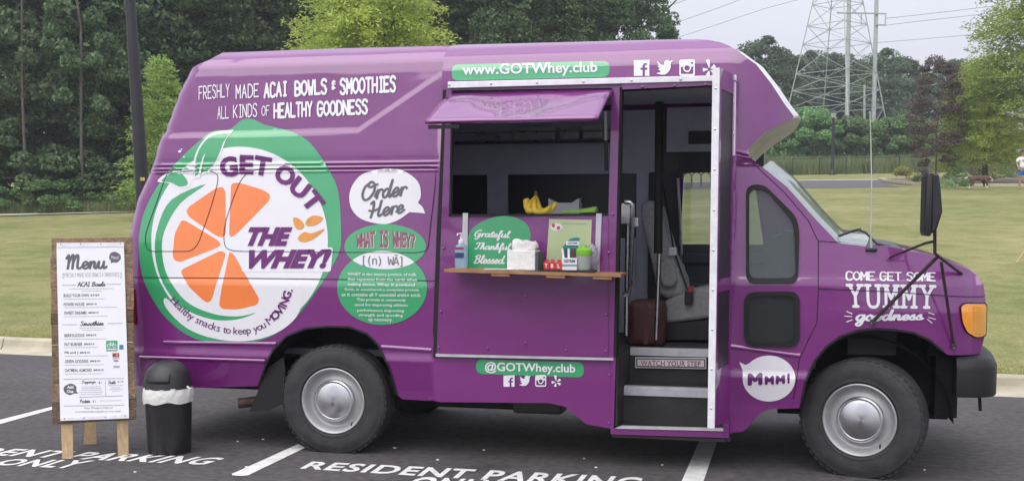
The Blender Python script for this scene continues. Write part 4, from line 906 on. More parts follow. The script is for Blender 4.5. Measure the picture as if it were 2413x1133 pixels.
def icons(x, y, s, g, nm):
    L = []; o_ = .0050
    def add(loops): V, T = tri2d(loops); L.append((V, T, o_))
    x0 = x; add([[(x0,y),(x0+s,y-1),(x0+s,y+s),(x0+.72*s,y+s),(x0+.72*s,y+.62*s),(x0+.86*s,y+.62*s),(x0+.86*s,y+.48*s),(x0+.72*s,y+.48*s),(x0+.72*s,y+.34*s),(x0+.86*s,y+.3*s),(x0+.86*s,y+.17*s),(x0+.62*s,y+.2*s),(x0+.56*s,y+.34*s),(x0+.56*s,y+.48*s),(x0+.44*s,y+.48*s),(x0+.44*s,y+.62*s),(x0+.56*s,y+.62*s),(x0+.56*s,y+s),(x0,y+s)]])
    x0 = x+g; add([smoothp([(x0+.05*s,y+.06*s),(x0+.22*s,y+.22*s),(x0+.46*s,y+.29*s),(x0+.5*s,y+.1*s),(x0+.68*s,y-.02*s),(x0+.84*s,y+.05*s),(x0+1.04*s,y+.02*s),(x0+.92*s,y+.18*s),(x0+.9*s,y+.5*s),(x0+.7*s,y+.82*s),(x0+.4*s,y+.93*s),(x0,y+.84*s),(x0+.26*s,y+.74*s),(x0+.1*s,y+.58*s),(x0+.2*s,y+.54*s),(x0+.04*s,y+.36*s),(x0+.12*s,y+.34*s)], 4, True)])
    x0 = x+2*g; c = (x0+.5*s, y+.5*s)
    add([roundpoly([(x0,y-1),(x0+s,y-2),(x0+s,y+s),(x0,y+s)], 5), roundpoly([(x0+.1*s,y+.42*s),(x0+.24*s,y+.42*s),(x0+.24*s,y+.55*s),(x0+.34*s,y+.72*s),(x0+.5*s,y+.78*s),(x0+.66*s,y+.72*s),(x0+.76*s,y+.55*s),(x0+.76*s,y+.42*s),(x0+.9*s,y+.4*s),(x0+.9*s,y+.88*s),(x0+.1*s,y+.88*s)], 2), ellipse(c[0], c[1], .17*s, .17*s, 20), [(x0+.74*s,y+.1*s),(x0+.88*s,y+.1*s),(x0+.88*s,y+.25*s),(x0+.74*s,y+.25*s)]])
    x0 = x+3*g-.02*s; c = np.array([x0+.5*s, y+.58*s])
    for k, an in enumerate((-100, -32, 32, 105, 176)):
        d = np.array([math.cos(R(an)), math.sin(R(an))]); n_ = np.array([-d[1], d[0]]); ln = .6*s if k == 0 else .42*s; add([[tuple(c+d*.1*s-n_*.03*s), tuple(c+d*ln-n_*.13*s), tuple(c+d*ln*1.06), tuple(c+d*ln*.96+n_*.13*s), tuple(c+d*.1*s+n_*.03*s)]])
    emit(nm, L, FO, WHITEV, TK, 7)
icons(1494, 143, 36.5, 53.5, 'social_icons'); icons(1187, 884, 26, 37.3, 'social_icons')
hand([(strokes_caps('COME GET SOME', 1.4), [(1992,638),(2205,641),(2205,663),(1992,661)], 1.2, {'sx': .9}), (strokes_caps('YUMMY', 2.9, True), [(1992,668),(2207,671),(2204,729),(1996,726)], 1.15, {'sx': 1.0}),
      (strokes_scr('goodness'), [(2014,727),(2178,729),(2178,764),(2014,769)], 1.25, {'slant': .15}), ([[(0, 0), (1, -.5)], [(-.3, -1.2), (.9, -1.2)], [(.1, -2.6), (1, -2)]], [(1990,732),(2009,733),(2009,760),(1988,758)], .22, {}), ([[(1, 0), (0, .5)], [(0, -1), (1.2, -1.4)], [(-.2, -1.6), (.6, -2.6)]], [(2184,735),(2205,736),(2205,762),(2184,760)], .22, {})], WHITEV, .004)
mb_ = [p for p in ellipse(1812, 891, 62, 54, 60)]; mb_ = [p for p in mb_ if not (p[0] < 1765 and p[1] < 885 and p[1] > 858)]
ii = min(range(len(mb_)), key=lambda i: abs(mb_[i][1]-858)+ (1000 if mb_[i][0] > 1800 else 0)); mb2 = mb_[:ii] + [mb_[ii]] ; 
k0 = next(i for i in range(len(mb_)) if mb_[i][0] < 1765 and mb_[i][1] >= 885 and mb_[(i+1) % len(mb_)][1] <= 858); mb2 = mb_[:k0+1] + [(1750,872), (1742,852), (1757,859)] + mb_[k0+1:]
dec('mmm_bubble', [mb2], .003, WHITEV)
hand([(strokes_caps('M'), [(1762,879),(1797,877),(1797,906),(1762,908)], 2.5, {'sx': 1.5}), (strokes_caps('M'), [(1802,885),(1824,884),(1824,905),(1802,906)], 2.5, {'sx': 1.3}), (strokes_caps('M'), [(1828,884),(1850,882),(1850,903),(1828,905)], 2.5, {'sx': 1.3}), ([[(0, 8), (0, 3)], [(0, .4), (0, 0)]], [(1855,879),(1861,878),(1861,902),(1855,903)], 2.6, {})], PURPV, .0055)
# stickers on the serving panel
PN = lambda V, off=0.0: onside(V, off+.024)
def dpn(nm, loops, off, mat): V, T = tri2d(loops); return emit(nm, [(V, T, off)], PN, mat, TK)
dpn('thankful_sticker', [smoothp([(1105,634),(1105,560),(1125,530),(1165,512),(1205,510),(1240,525),(1252,552),(1244,590),(1225,620),(1200,636),(1150,636)], 5, True)], .001, GREEN)
V, T = ribbons(strokes_scr('Grateful.'), 1.1, slant=.25); L = [(quadmap(V, [(1120,540),(1206,543),(1206,568),(1120,566)]), T, .0022)]
V, T = ribbons(strokes_scr('Thankful.'), 1.1, slant=.25); L.append((quadmap(V, [(1120,570),(1208,572),(1208,597),(1120,595)]), T, .0022))
V, T = ribbons(strokes_scr('Blessed.'), 1.1, slant=.25); L.append((quadmap(V, [(1118,599),(1193,601),(1193,622),(1118,621)]), T, .0022)); emit('lettering', L, PN, WHITEV, TK)
# ---- wheels
def wheel(name, x, steer, y0=.02, r=.372, far=False, SCW=1.035):
    wr = thing(name, (x, y0, .365), None, None, rz=0); wr.parent = TK; wr.location = Vector((x, y0, .365)) - TK.location
    Mx = Matrix.Translation((x, y0, .365)) @ Matrix.Rotation(R(steer), 4, 'Z') @ (Matrix.Rotation(R(180), 4, 'Z') if far else Matrix.Identity(4)) @ Matrix.Rotation(R(90), 4, 'X') @ Matrix.Diagonal((SCW, SCW, 1, 1))
    # local z = outwards
    m = MB(); m.lathe([(.218, -.20), (.235, -.225), (.30, -.235), (.345, -.225), (r-.004, -.20), (r, -.18), (r, -.135), (r-.006, -.128), (r, -.121), (r, -.07), (r-.006, -.063), (r, -.056), (r, -.03), (r-.006, -.012), (.348, .002), (.342, .001), (.335, .006), (.30, .013), (.262, .012), (.250, .009), (.238, .012), (.228, .004), (.219, -.01)], 72, Mx)
    m.build('tyre', TYRE, wr, True, 50)
    m = MB()
    for k in range(48):
        for (ha, hb, ph) in ((-.03, -.004, 0), (-.115, -.075, .5)):
            t = 2*math.pi*(k+ph)/48; M2 = Mx @ Matrix.Rotation(t, 4, 'Z'); m.box((r-.006, -.013, ha), (r+.0012, .013, hb), M2)
    q = m.build('tread_blocks', TYRE, wr); q['kind'] = 'stuff'
    m = MB(); m.lathe([(.221, -.012), (.223, .006), (.217, .010), (.208, .004), (.203, -.008), (.197, -.02), (.190, -.045), (.180, -.055), (.165, -.058), (.150, -.050), (.135, -.044), (.120, -.046), (.07, -.05), (.0, -.05)], 56, Mx); m.build('rim', RIMM, wr, True, 40)
    m = MB(); m.lathe([(.140, -.050), (.143, -.026), (.140, -.012), (.132, -.004), (.124, -.004), (.120, -.010), (.09, -.001), (.05, .006), (.02, .009), (.0005, .0095)], 56, Mx); m.build('hubcap', HUBM, wr, True, 30)
    m = MB(); m.tube([Mx @ Vector((.19*math.cos(-.9), .19*math.sin(-.9), -.04)), Mx @ Vector((.205*math.cos(-.9), .205*math.sin(-.9), .0))], .006, 6); m.build('valve_stem', BLACKR, wr)
    return wr
TYRE = P('tyre_rubber', (.030, .029, .031), .75, var=.3, scale=14, bump=.25, bscale=60)
def hubm():
    m, n, b = new_mat('spun_steel'); N = n.nodes; L = n.links
    b.inputs['Metallic'].default_value = 1; b.inputs['Base Color'].default_value = (.60, .60, .62, 1); b.inputs['Roughness'].default_value = .26; b.inputs['Anisotropic'].default_value = .85
    t = N.new('ShaderNodeTangent'); t.direction_type = 'RADIAL'; t.axis = 'Y'; L.new(t.outputs[0], b.inputs['Tangent']); return m
HUBM = hubm()
wheel('wheel', 0, 0); wheel('wheel', 3.505, -17, .05); wheel('wheel', 0, 0, WD-.02, far=True); wheel('wheel', 3.505, -17, WD-.05, far=True)
# wheel wells, chassis, exhaust, mud flap, tank
for cx_ in (0, 3.505):
    m = MB(); n = 24; a = []; 
    for k in range(n+1): t = math.pi*k/n; a.append((cx_ + .56*math.cos(t), .36+.52*math.sin(t)))
    vs = [(p[0], .06, p[1]) for p in a] + [(p[0], .55, p[1]) for p in a]; k_ = n+1
    fs = [(i, i+1, k_+i+1, k_+i) for i in range(n)] + [tuple(range(k_, 2*k_))]; mesh('wheel_well', vs, fs, BLACKR, TK)
m = MB(); m.box((X0(345), .18, .40), (xs0-.06, .30, .52)); m.box((X0(345), 1.7, .40), (3.0, 1.82, .52)); m.box((X0(345), .12, .48), (-.6, 1.9, .60)); m.box((-.6, .5, .42), (.6, 1.5, .60)); m.box((.6, .12, .44), (xs0-.06, 1.9, .60)); m.box((xs0-.06, .70, .44), (xs1+.06, 1.9, .60)); m.box((xs1+.06, .5, .44), (2.9, 1.9, .60)); m.box((2.9, .5, .40), (XF-.25, 1.5, .60)); m.box((.6, .45, .28), (1.4, 1.4, .45)); m.box((3.0, .6, .3), (4.1, 1.4, .62)); m.tube([(0, .3, .36), (0, 1.75, .36)], .05, 8); m.tube([(3.5, .35, .33), (3.5, 1.7, .33)], .05, 8); m.tube([(0, 1, .36), (3, 1, .38)], .04, 8); m.lathe([(.0, -.14), (.12, -.1), (.15, 0), (.12, .1), (0, .14)], 14, Matrix.Translation((0, 1, .36))); m.box((3.98, .30, .36), (XF-.16, 1.72, .78)); m.box((2.95, .56, .40), (4.0, 1.46, 1.08)); m.build('chassis_and_fill', BLACKR, TK)  # also holds added black boxes that block light and views through underneath
m = MB(); m.box((X0(1190), .22, float(pl(1250,976,.2)[2])), (X0(1310), .7, .40), bev=.02); m.build('fuel_tank', BLACKP, TK)
m = MB(); a_ = pl(562., 950., .12); m.tube([tuple(a_), (a_[0]+.12, .16, a_[2]+.015), (a_[0]+.4, .3, a_[2]+.08)], .037, 12, cap=False); m.build('exhaust_pipe', P('rusty_steel', (.07, .045, .038), .7, metal=.5, var=.4, scale=20), TK, True)
fl = [tuple(p) for p in pl(np.array([632., 667, 672, 665, 635, 588]), np.array([862., 838, 870, 952, 967, 969]), .05)]; m = MB(); m.prism(fl, (.0, .30, 0)) if False else m.prism(fl, (0, .012, 0)); m.prism([fl[0], fl[1], (fl[1][0], .35, fl[1][2]), (fl[0][0], .35, fl[0][2])], (0, 0, -.01)); m.build('mud_flap', BLACKR, TK)
# tail lamp
m = MB(); a_, b_ = pl(311., 680., .02), pl(321., 764., .02); m.box((a_[0]-.03, -.004, b_[2]), (a_[0]+.028, .05, a_[2]), bev=.008); m.build('tail_lamp', P('red_lens', (.25, .01, .012), .15, coat=1), TK)
# bumper
xbf = float(pl(2350, 880, .25)[0]); zbt, zbb = float(pl(2300, 842, .1)[2]), float(pl(2300, 936, .05)[2]); xb0 = X0(2254, 900, .04)
prof = [(0, 0), (0, 0), ]; m = MB()
path = [(xb0, .03), (xbf-.15, .04), (xbf-.06, .10), (xbf-.01, .22), (xbf+.03, .5), (xbf+.05, WD/2), (xbf+.03, WD-.5), (xbf-.01, WD-.22), (xbf-.06, WD-.10), (xbf-.15, WD-.04), (xb0, WD-.03)]
pth = smoothp(path, 5); cs = [(0, zbb), (.0, zbt-.07), (.025, zbt-.015), (.06, zbt), (.16, zbt), (.16, zbb)]
vs = []; Pn = np.array(pth); tn = np.gradient(Pn, axis=0); nn2 = np.stack([-tn[:, 1], tn[:, 0]], -1); nn2 /= np.linalg.norm(nn2, axis=1)[:, None]
for i, p in enumerate(Pn):
    for d, z in cs: vs.append((p[0] + nn2[i, 0]*d, p[1] + nn2[i, 1]*d, z))
nc = len(cs); fs = [(i*nc+k, i*nc+(k+1) % nc, (i+1)*nc+(k+1) % nc, (i+1)*nc+k) for i in range(len(Pn)-1) for k in range(nc)] + [tuple(range(nc)), tuple(reversed(range((len(Pn)-1)*nc, len(Pn)*nc)))]
bp = mesh('bumper', vs, fs, P('black_bumper_paint', (.010, .010, .012), .5, var=.2, scale=10, spec=.3), TK, True, 50); bm = bmesh.new(); bm.from_mesh(bp.data); bmesh.ops.recalc_face_normals(bm, faces=bm.faces); bm.to_mesh(bp.data); bm.free()
m = MB(); a_ = pl(2308., 930., .2); m.tube([tuple(a_), tuple(pl(2310., 967., .2))], .010, 6); m.build('bumper_peg', BLACKR, bp)
m = MB(); m.box((XF-.35, .30, zbt-.02), (XF-.12, WD-.30, zbt+.14)); m.build('bumper_filler', BLACKR, TK)
# indicator and headlamp
lp_ = roundpoly([(2264,722),(2274,715),(2324,715),(2322,790),(2300,794),(2279,782),(2268,758)], 8)
AMB = P('amber_lens', (.95, .36, .02), .18, coat=1, var=.05)
pa = plate('indicator_lamp', lp_, .016, AMB, step=.03)
c_ = np.array(lp_).mean(0); plate('lamp_surround', [tuple(c_+(np.array(p)-c_)*1.07) for p in lp_], .008, GAP, step=.03)
for k in range(12): y = 722+k*5.6; skinline([(2292+k*.2,y),(2306,y+.5),(2320,y+1)], .008, AMB, 'lens_rib', .024).parent = pa
for o in [c for c in bpy.data.objects if c.name.startswith('lens_rib')]: pass
m = MB(); hp2 = pl(2326., 755., .33); m.box((XF-.12, .32, hp2[2]-.09), (XF-.06, .62, hp2[2]+.05), bev=.02); m.build('headlamp', BLACKP, TK); m = MB(); m.box((XF-.12, WD-.62, hp2[2]-.09), (XF-.06, WD-.32, hp2[2]+.08), bev=.02); m.build('headlamp', BLACKP, TK)
m = MB(); m.box((XF-.12, .64, hp2[2]-.10), (XF-.05, WD-.64, hp2[2]+.02), bev=.02); m.build('grille', BLACKP, TK)
# door mirror on its tube frame
Ym = -.28
b = lambda u, v, Y: tuple(pl(float(u), float(v), Y))
z0_, z1_ = b(2190, 556, Ym)[2], b(2190, 408, Ym)[2]; x0_, x1_ = b(2176, 480, Ym)[0], b(2216, 480, Ym)[0]
m = MB(); m.box((x0_, Ym-.13, z0_), (x0_+.035, Ym+.13, z1_), bev=.015); mr_ = m.build('side_mirror', BLACKP, TK, True)
m = MB(); prm = [(x0_+.03, z0_+.01), (x1_-.03, z0_+.03), (x1_, z0_+.14), (x1_-.012, z1_-.10), (x0_+.07, z1_-.01), (x0_+.03, z1_)]; m.prism([(p[0], Ym-.11, p[1]) for p in prm], (0, .22, 0)); q = m.build('mirror_shell', BLACKP, mr_, True, 30); bv = q.modifiers.new('b', 'BEVEL'); bv.width = .012; bv.segments = 2
m = MB(); m.box((x0_-.004, Ym-.11, z0_+.02), (x0_+.001, Ym+.11, z1_-.02)); m.build('mirror_glass', BLACKR, mr_)
AR = P('mirror_arm_paint', (.045, .028, .032), .55, var=.3, scale=30)
def osd(u, v, off=.006): return tuple(onside(np.array([(float(u), float(v))]), off)[0])
m = MB(); J = b(2211, 603, -.24); m.tube([b(2203, 470, Ym), b(2203, 555, Ym), b(2203, 596, -.26), J], .010, 8); m.tube([b(2199, 569, -.27), b(2180, 573, -.25), b(2108, 601, -.06), osd(2098, 606)], .008, 8)
m.tube([J, osd(2266, 645)], .0095, 8); m.tube([J, osd(2056, 757)], .011, 8); m.tube([b(2218, 617, -.23), osd(2247, 812)], .0095, 8); m.build('mirror_bracket', AR, mr_, True)
for uv in ((2056, 757), (2247, 815)): p = Vector(osd(*uv, .012)); m = MB(); m.box(p-Vector((.016, .01, .016)), p+Vector((.016, .008, .016)), bev=.004); m.build('bracket_foot', AR, mr_)
for uv in ((2053, 761), (2247, 819)): p = Vector(osd(*uv, .018)); m = MB(); m.lathe([(.010, 0), (.0005, .006)], 8, Matrix.Translation(p) @ Matrix.Rotation(R(90), 4, 'X')); m.build('bracket_bolt', STEEL, mr_)
# aerial and wiper
p = osd(2053, 588, 0); m = MB(); m.box((p[0]-.035, p[1]-.02, p[2]-.012), (p[0]+.035, p[1]+.03, p[2]+.012), bev=.008); ant = m.build('aerial_base', BLACKP, TK)
m = MB(); Ya = p[1]; m.tube([p, b(2052, 545, Ya), b(2054, 430, Ya), b(2052, 330, Ya), b(2050, 262, Ya)], [.007, .0042, .004, .0035, .003], 6); m.build('aerial_whip', P('aerial_steel', (.55, .56, .50), .35, metal=.4), ant, True)
m = MB(); m.tube([b(1976, 556, .12), b(2010, 544, .16), b(2028, 540, .2)], .009, 6); m.tube([b(2022, 541, .18), b(2040, 548, .16), b(2066, 574, .13), b(2098, 582, .12)], .008, 6); m.build('wiper', BLACKP, TK, True)
# small bits: cap side decal colours on the front, paint chips
dec('paint_chip', [ellipse(424, 357, 4, 3, 8)], .003, WHITEV); dec('paint_chip', [ellipse(434, 370, 2, 2.4, 6)], .003, WHITEV); dec('paint_chip', [ellipse(428, 352, 2, 2, 6)], .003, WHITEV)
# ================================================================ THINGS ON AND ROUND THE TRUCK
yk = -.16
def base_at(u, Y, dz=0): x = float(pl(float(u), 620., Y)[0]); return (x, Y, zct(x) + dz)
def lathe_thing(prof, loc, n=20): m = MB(); m.lathe(prof, n, Matrix.Translation(loc)); return m
# hand sanitiser
B = base_at(1087, yk); t = thing('sanitizer_bottle', B, 'clear blue pump bottle of hand sanitizer at the left end of the counter', 'bottle')
CB = glass('clear_blue_gel', (.36, .55, .72), .45, .1)
lathe_thing([(.0, .0), (.040, .002), (.043, .02), (.043, .12), (.036, .15), (.016, .165), (.014, .172)], B).build('body', CB, t, True)
m = MB(); m.lathe([(.019, .165), (.019, .185), (.008, .19), (.007, .22), (.012, .222), (.012, .232), (.0, .234)], 14, Matrix.Translation(B)); m.tube([(B[0], B[1], B[2]+.228), (B[0]-.015, B[1]-.03, B[2]+.226), (B[0]-.018, B[1]-.036, B[2]+.215)], .005, 6); m.build('pump', WHITEV, t, True)
m = MB(); m.add([(B[0]-.030+.06*i, B[1]-.0445-.001*(0), B[2]+z) for i in (0, 1) for z in (.07, .105)], [(0, 2, 3, 1)]); m.build('label', P('navy_label', (.03, .05, .14), .4), t)
m = MB(); m.add([(B[0]-.030+.06*i, B[1]-.0445, B[2]+z) for i in (0, 1) for z in (.125, .14)], [(0, 2, 3, 1)]); m.build('label', REDV, t)
# napkin dispenser
B = base_at(1238, yk); t = thing('napkin_dispenser', B, 'clear box of white paper napkins with a folded napkin on top', 'napkin box')
m = MB(); m.box((B[0]-.105, B[1]-.07, B[2]+.004), (B[0]+.08, B[1]+.08, B[2]+.13), bev=.006); m.build('napkin_stack', P('napkin_paper', (.78, .78, .76), .8, var=.05, scale=30, bump=.5, bscale=40), t)
m = MB(); m.box((B[0]+.083, B[1]-.08, B[2]+.001), (B[0]+.10, B[1]+.085, B[2]+.12)); m.box((B[0]-.11, B[1]-.082, B[2]), (B[0]+.10, B[1]+.09, B[2]+.004)); m.build('tray', DARKIN, t)
bm = bmesh.new(); bmesh.ops.create_icosphere(bm, subdivisions=3, radius=1)
for v in bm.verts: v.co = Vector((max(-.8, min(.8, v.co.x))*.10+B[0]+.0, max(-.7, min(.7, v.co.y))*.07+B[1], max(-.5, min(.6, v.co.z))*.055*(1.0-.35*v.co.x) + B[2]+.155)) + Vector((0, 0, .02*mnoise.noise(v.co*3)))
me = bpy.data.meshes.new('paper'); bm.to_mesh(me); bm.free(); me.polygons.foreach_set('use_smooth', [True]*len(me.polygons)); link('loose_napkin', me, P('crumpled_napkin', (.80, .78, .76), .8, bump=.9, bscale=18), t)
# folded paper lying on the counter
B = base_at(1175, -.22, .004); m = MB(); m.box((B[0]-.09, B[1]-.03, B[2]), (B[0]+.09, B[1]+.05, B[2]+.004)); tag(m.build('paper_sheet', WHITEV), 'white sheet of paper lying on the counter beside the napkin box', 'paper')
# black tray
B = base_at(1338, -.17, .001); x0, x1 = base_at(1275, -.17)[0], base_at(1402, -.17)[0]; m = MB(); zz = zct(B[0])
boxT(m, x0, x1, -.25, -.07, .012, .013); tag(m.build('display_tray', BLACKP), 'low black tray under the tiny red boxes and the cup', 'tray')
RB = P('red_carton', (.62, .04, .04), .45)
for k, (u, lab, ch) in enumerate(((1288, 'small red energy shot box, leftmost of the three on the black tray', 'T'), (1302, 'small red box in the middle of the three on the black tray', 'B'), (1318, 'small red box nearest the protein bar display, on the tray', 'L'))):
    B = base_at(u, -.19, .013); t = thing('red_carton', B, lab, 'carton', 'little red boxes on the tray', rz=R((-6, 3, 8)[k]))
    m = MB(); m.box((B[0]-.018, B[1]-.012, B[2]), (B[0]+.018, B[1]+.014, B[2]+.046), bev=.002); m.lathe([(.012, .045), (.012, .062), (0, .063)], 10, Matrix.Translation(B)); m.build('body', RB, t)
    V, Fc = text2d(ch, bold=.03); Bx = B; emit('lettering', [(V, Fc, 0)], lambda V, off=0, Bx=Bx: np.stack([Bx[0]-.010+V[:, 0]*.032, np.full(len(V), Bx[1]-.0135), Bx[2]+.012+V[:, 1]*.034], -1), WHITEV, t)
# protein bar display
B = base_at(1344, -.16, .013); t = thing('bar_display', B, 'white and teal counter display box filled with snack bars', 'display box')
TEAL = P('teal_print', (.03, .22, .20), .4); m = MB(); m.box((B[0]-.048, B[1]-.035, B[2]), (B[0]+.048, B[1]+.035, B[2]+.075)); m.build('carton', WHITEV, t)
m = MB(); m.box((B[0]-.0485, B[1]-.0362, B[2]+.030), (B[0]+.0485, B[1]-.0352, B[2]+.035)); m.box((B[0]-.0485, B[1]-.0362, B[2]+.022), (B[0]+.0485, B[1]-.0352, B[2]+.026)); m.build('stripe', TEAL, t)
m = MB(); m.prism([(B[0]-.046, B[1]+.03, B[2]+.07), (B[0]+.046, B[1]+.03, B[2]+.07), (B[0]+.046, B[1]+.03, B[2]+.17), (B[0]+.058, B[1]+.03, B[2]+.20), (B[0]+.03, B[1]+.03, B[2]+.205), (B[0]-.01, B[1]+.03, B[2]+.195), (B[0]-.03, B[1]+.03, B[2]+.17), (B[0]-.055, B[1]+.03, B[2]+.145)], (0, .003, 0)); m.build('header_card', TEAL, t)
m = MB(); m.box((B[0]-.032, B[1]+.024, B[2]+.155), (B[0]+.05, B[1]+.029, B[2]+.18)); m.build('header_plate', WHITEV, t)
V, Fc = text2d('OSTRIM', bold=.03); emit('lettering', [(quadmap(V, [(-.036, .066), (.036, .066), (.036, .046), (-.036, .046)]), Fc, 0)], lambda V, off=0, B=B: np.stack([B[0]+V[:, 0], np.full(len(V), B[1]-.0365), B[2]+V[:, 1]], -1), DGREYV, t)
emit('lettering', [(quadmap(V, [(-.022, .174), (.04, .174), (.04, .162), (-.022, .162)]), Fc, 0)], lambda V, off=0, B=B: np.stack([B[0]+V[:, 0], np.full(len(V), B[1]+.0232), B[2]+V[:, 1]], -1), DGREYV, t)
for k in range(6):
    m = MB(); x = B[0]-.040+.016*k; Mk = Matrix.Translation((x, B[1]-.008+.01*(k % 2), B[2]+.05)) @ Matrix.Rotation(R((k-2.5)*3), 4, 'Y'); m.box((-.0065, -.003, 0), (.0065, .003, .085), Mk); m.build('snack_bar', (WHITEV, DGREYV, WHITEV, P('maroon_wrapper', (.13, .03, .03), .4), DGREYV, WHITEV)[k], t)
# shaker cup
B = base_at(1376, -.16, .013); t = thing('shaker_cup', B, 'clear shaker cup with a lime green screw lid', 'cup')
lathe_thing([(0, 0), (.040, .002), (.046, .04), (.048, .10)], B, 24).build('cup', glass('frosted_cup', (.50, .56, .50), .4, .25), t, True)
lathe_thing([(.049, .095), (.051, .10), (.051, .128), (.040, .14), (.018, .145), (.016, .158), (0, .16)], B, 24).build('lid', P('lime_plastic', (.22, .55, .04), .4), t, True)
# plastic bag behind
B = base_at(1393, -.09, .005); bm = bmesh.new(); bmesh.ops.create_icosphere(bm, subdivisions=3, radius=1)
for v in bm.verts: v.co = Vector((v.co.x*.055+B[0], v.co.y*.04+B[1], v.co.z*.085 + B[2]+.088)) * 1.0 + Vector((.012*mnoise.noise(v.co*2.3), .01*mnoise.noise(v.co*3.1), .012*mnoise.noise(v.co*2.7+Vector((5, 0, 0)))))
me = bpy.data.meshes.new('bag'); bm.to_mesh(me); bm.free(); tag(link('plastic_bag', me, glass('thin_plastic_film', (.42, .36, .46), .35, .2)), 'crumpled translucent plastic bag standing behind the shaker cup', 'plastic bag')
# flyer
q = [tuple(PN(np.array([(float(a_), float(b_))]), .002)[0]) for a_, b_ in ((1296,516),(1396,518),(1392,634),(1288,632))]
t = tag(mesh('flyer', q, [(3, 2, 1, 0)], P('pale_green_paper', (.50, .58, .33), .7, var=.04)), 'pale green notice taped to the serving panel behind the counter goods', 'notice')
V, T = tri2d([ellipse(1313, 535, 14, 9, 24)]); emit('picture', [(V, T, .003)], PN, WHITEV, t)
V, T = tri2d([ellipse(1306, 531, 4, 5, 10)]); V2_, T2_ = tri2d([ellipse(1318, 537, 4.5, 4.5, 10)]); emit('berry_print', [(V, T, .004), (V2_, T2_, .004)], PN, P('berry_print', (.55, .10, .10), .6), t)
V, T = tri2d([[(1328,525.5),(1385,527),(1385,528.5),(1328,527)]]); emit('print_line', [(V, T, .003)], PN, P('faint_print', (.33, .36, .22), .7), t)
# ledge of the hatch with bananas, celery and a white box
led = float(pl(1250, 505, .10)[2]); m = MB(); m.box((X0(1064), .02, led-.03), (X0(1440), .50, led)); m.build('hatch_ledge', ALU, TK)
YEL = P('banana_skin', (.72, .50, .05), .5, var=.18, scale=30); BT = P('banana_tip', (.14, .12, .03), .7)
bx = float(pl(1262, 500, .14)[0]); t = thing('banana_bunch', (bx, .14, led), 'bunch of ripe yellow bananas on the hatch ledge', 'bananas')
stem = Vector((bx-.0, .16, led+.125))
for k, (ex, ey, ez, mx_, my, mz) in enumerate(((-.055, .10, .03, -.06, .12, .09), (-.03, .06, .022, -.05, .08, .06), (.06, .05, .03, -.03, .06, .03), (.12, .06, .055, .02, .04, .022), (.15, .10, .082, .05, .07, .028))):
    pth_ = smoothp([tuple(stem), (stem.x+mx_*.5, my+.02, stem.z-.05), (bx+mx_, my, led+mz), (bx+(mx_+ex)/2+.01, (my+ey)/2, led+min(mz, ez)*.8+.004), (bx+ex, ey, led+ez)], 5)
    n_ = len(pth_); rr = [.006 + .014*math.sin(math.pi*min(1, max(0, (i/(n_-1))*1.05-.05)))**.45 if i not in (0, n_-1) else .005 for i in range(n_)]
    m = MB(); m.tube(pth_, rr, 8); m.build('banana', YEL, t, True, 80)
m = MB(); m.tube([stem-Vector((0, 0, .01)), stem+Vector((-.004, 0, .03))], [.012, .010], 8); m.build('banana_stem', BT, t, True)
cx0, cx1 = float(pl(1328, 500, .12)[0]), float(pl(1405, 498, .12)[0]); t = thing('celery_bunch', (cx0, .12, led), 'bunch of green celery lying on the hatch ledge beside the bananas', 'celery')
for k in range(5): m = MB(); m.tube([(cx0, .09+.02*k, led+.016), ((cx0+cx1)/2, .10+.012*k, led+.018+.003*(k % 3)), (cx1, .08+.025*k, led+.024+.008*(k % 3))], [.009, .010, .012], 6); m.build('celery_stalk', P('celery_green', (.22, .40, .07), .5) if k == 0 else bpy.data.materials['celery_green'], t, True)
w0, w1 = float(pl(1292, 490, .36)[0]), float(pl(1364, 490, .36)[0]); hb, hf = float(pl(1300, 478, .36)[2]), float(pl(1300, 467, .36)[2])
m = MB(); m.box((w0, .36, led), (w1, .50, hb)); o = tag(m.build('cardboard_box', TUB), 'open white box with raised flaps behind the bananas', 'box')
m = MB(); m.prism([(w0, .362, hb), (w0+.05, .362, hb), (w0, .362, hf)], (0, .10, 0)); m.prism([(w1, .362, hb), (w1-.05, .362, hb), (w1, .362, hf)], (0, .10, 0)); m.build('flap', TUB, o)
# tubs on the wire shelf inside
for k, (ua, ub, vt, lab) in enumerate(((1118, 1168, 316, 'rounded pale tub at the left on the wire shelf inside the hatch'), (1215, 1312, 300, 'wide white storage tub in the middle of the shelf inside'), (1330, 1368, 307, 'narrow white storage tub right of the wide one on the shelf'), (1376, 1424, 298, 'white storage tub at the right end of the shelf inside'))):
    xa_, xb2 = float(pl(ua, 320, YW-.2)[0]), float(pl(ub, 320, YW-.2)[0]); zt_ = float(pl(1250, vt, YW-.2)[2]); m = MB()
    m.box((xa_, YW-.27, zs_+.008), (xb2, YW-.06, zt_), bev=.03 if k == 0 else .012); o = tag(m.build('storage_tub', TUB), lab, 'storage tub', 'tubs on the wire shelf')
    m = MB(); m.box((xa_-.004, YW-.274, zt_-.03), (xb2+.004, YW-.056, zt_-.012)); m.build('tub_lid', TUB, o)
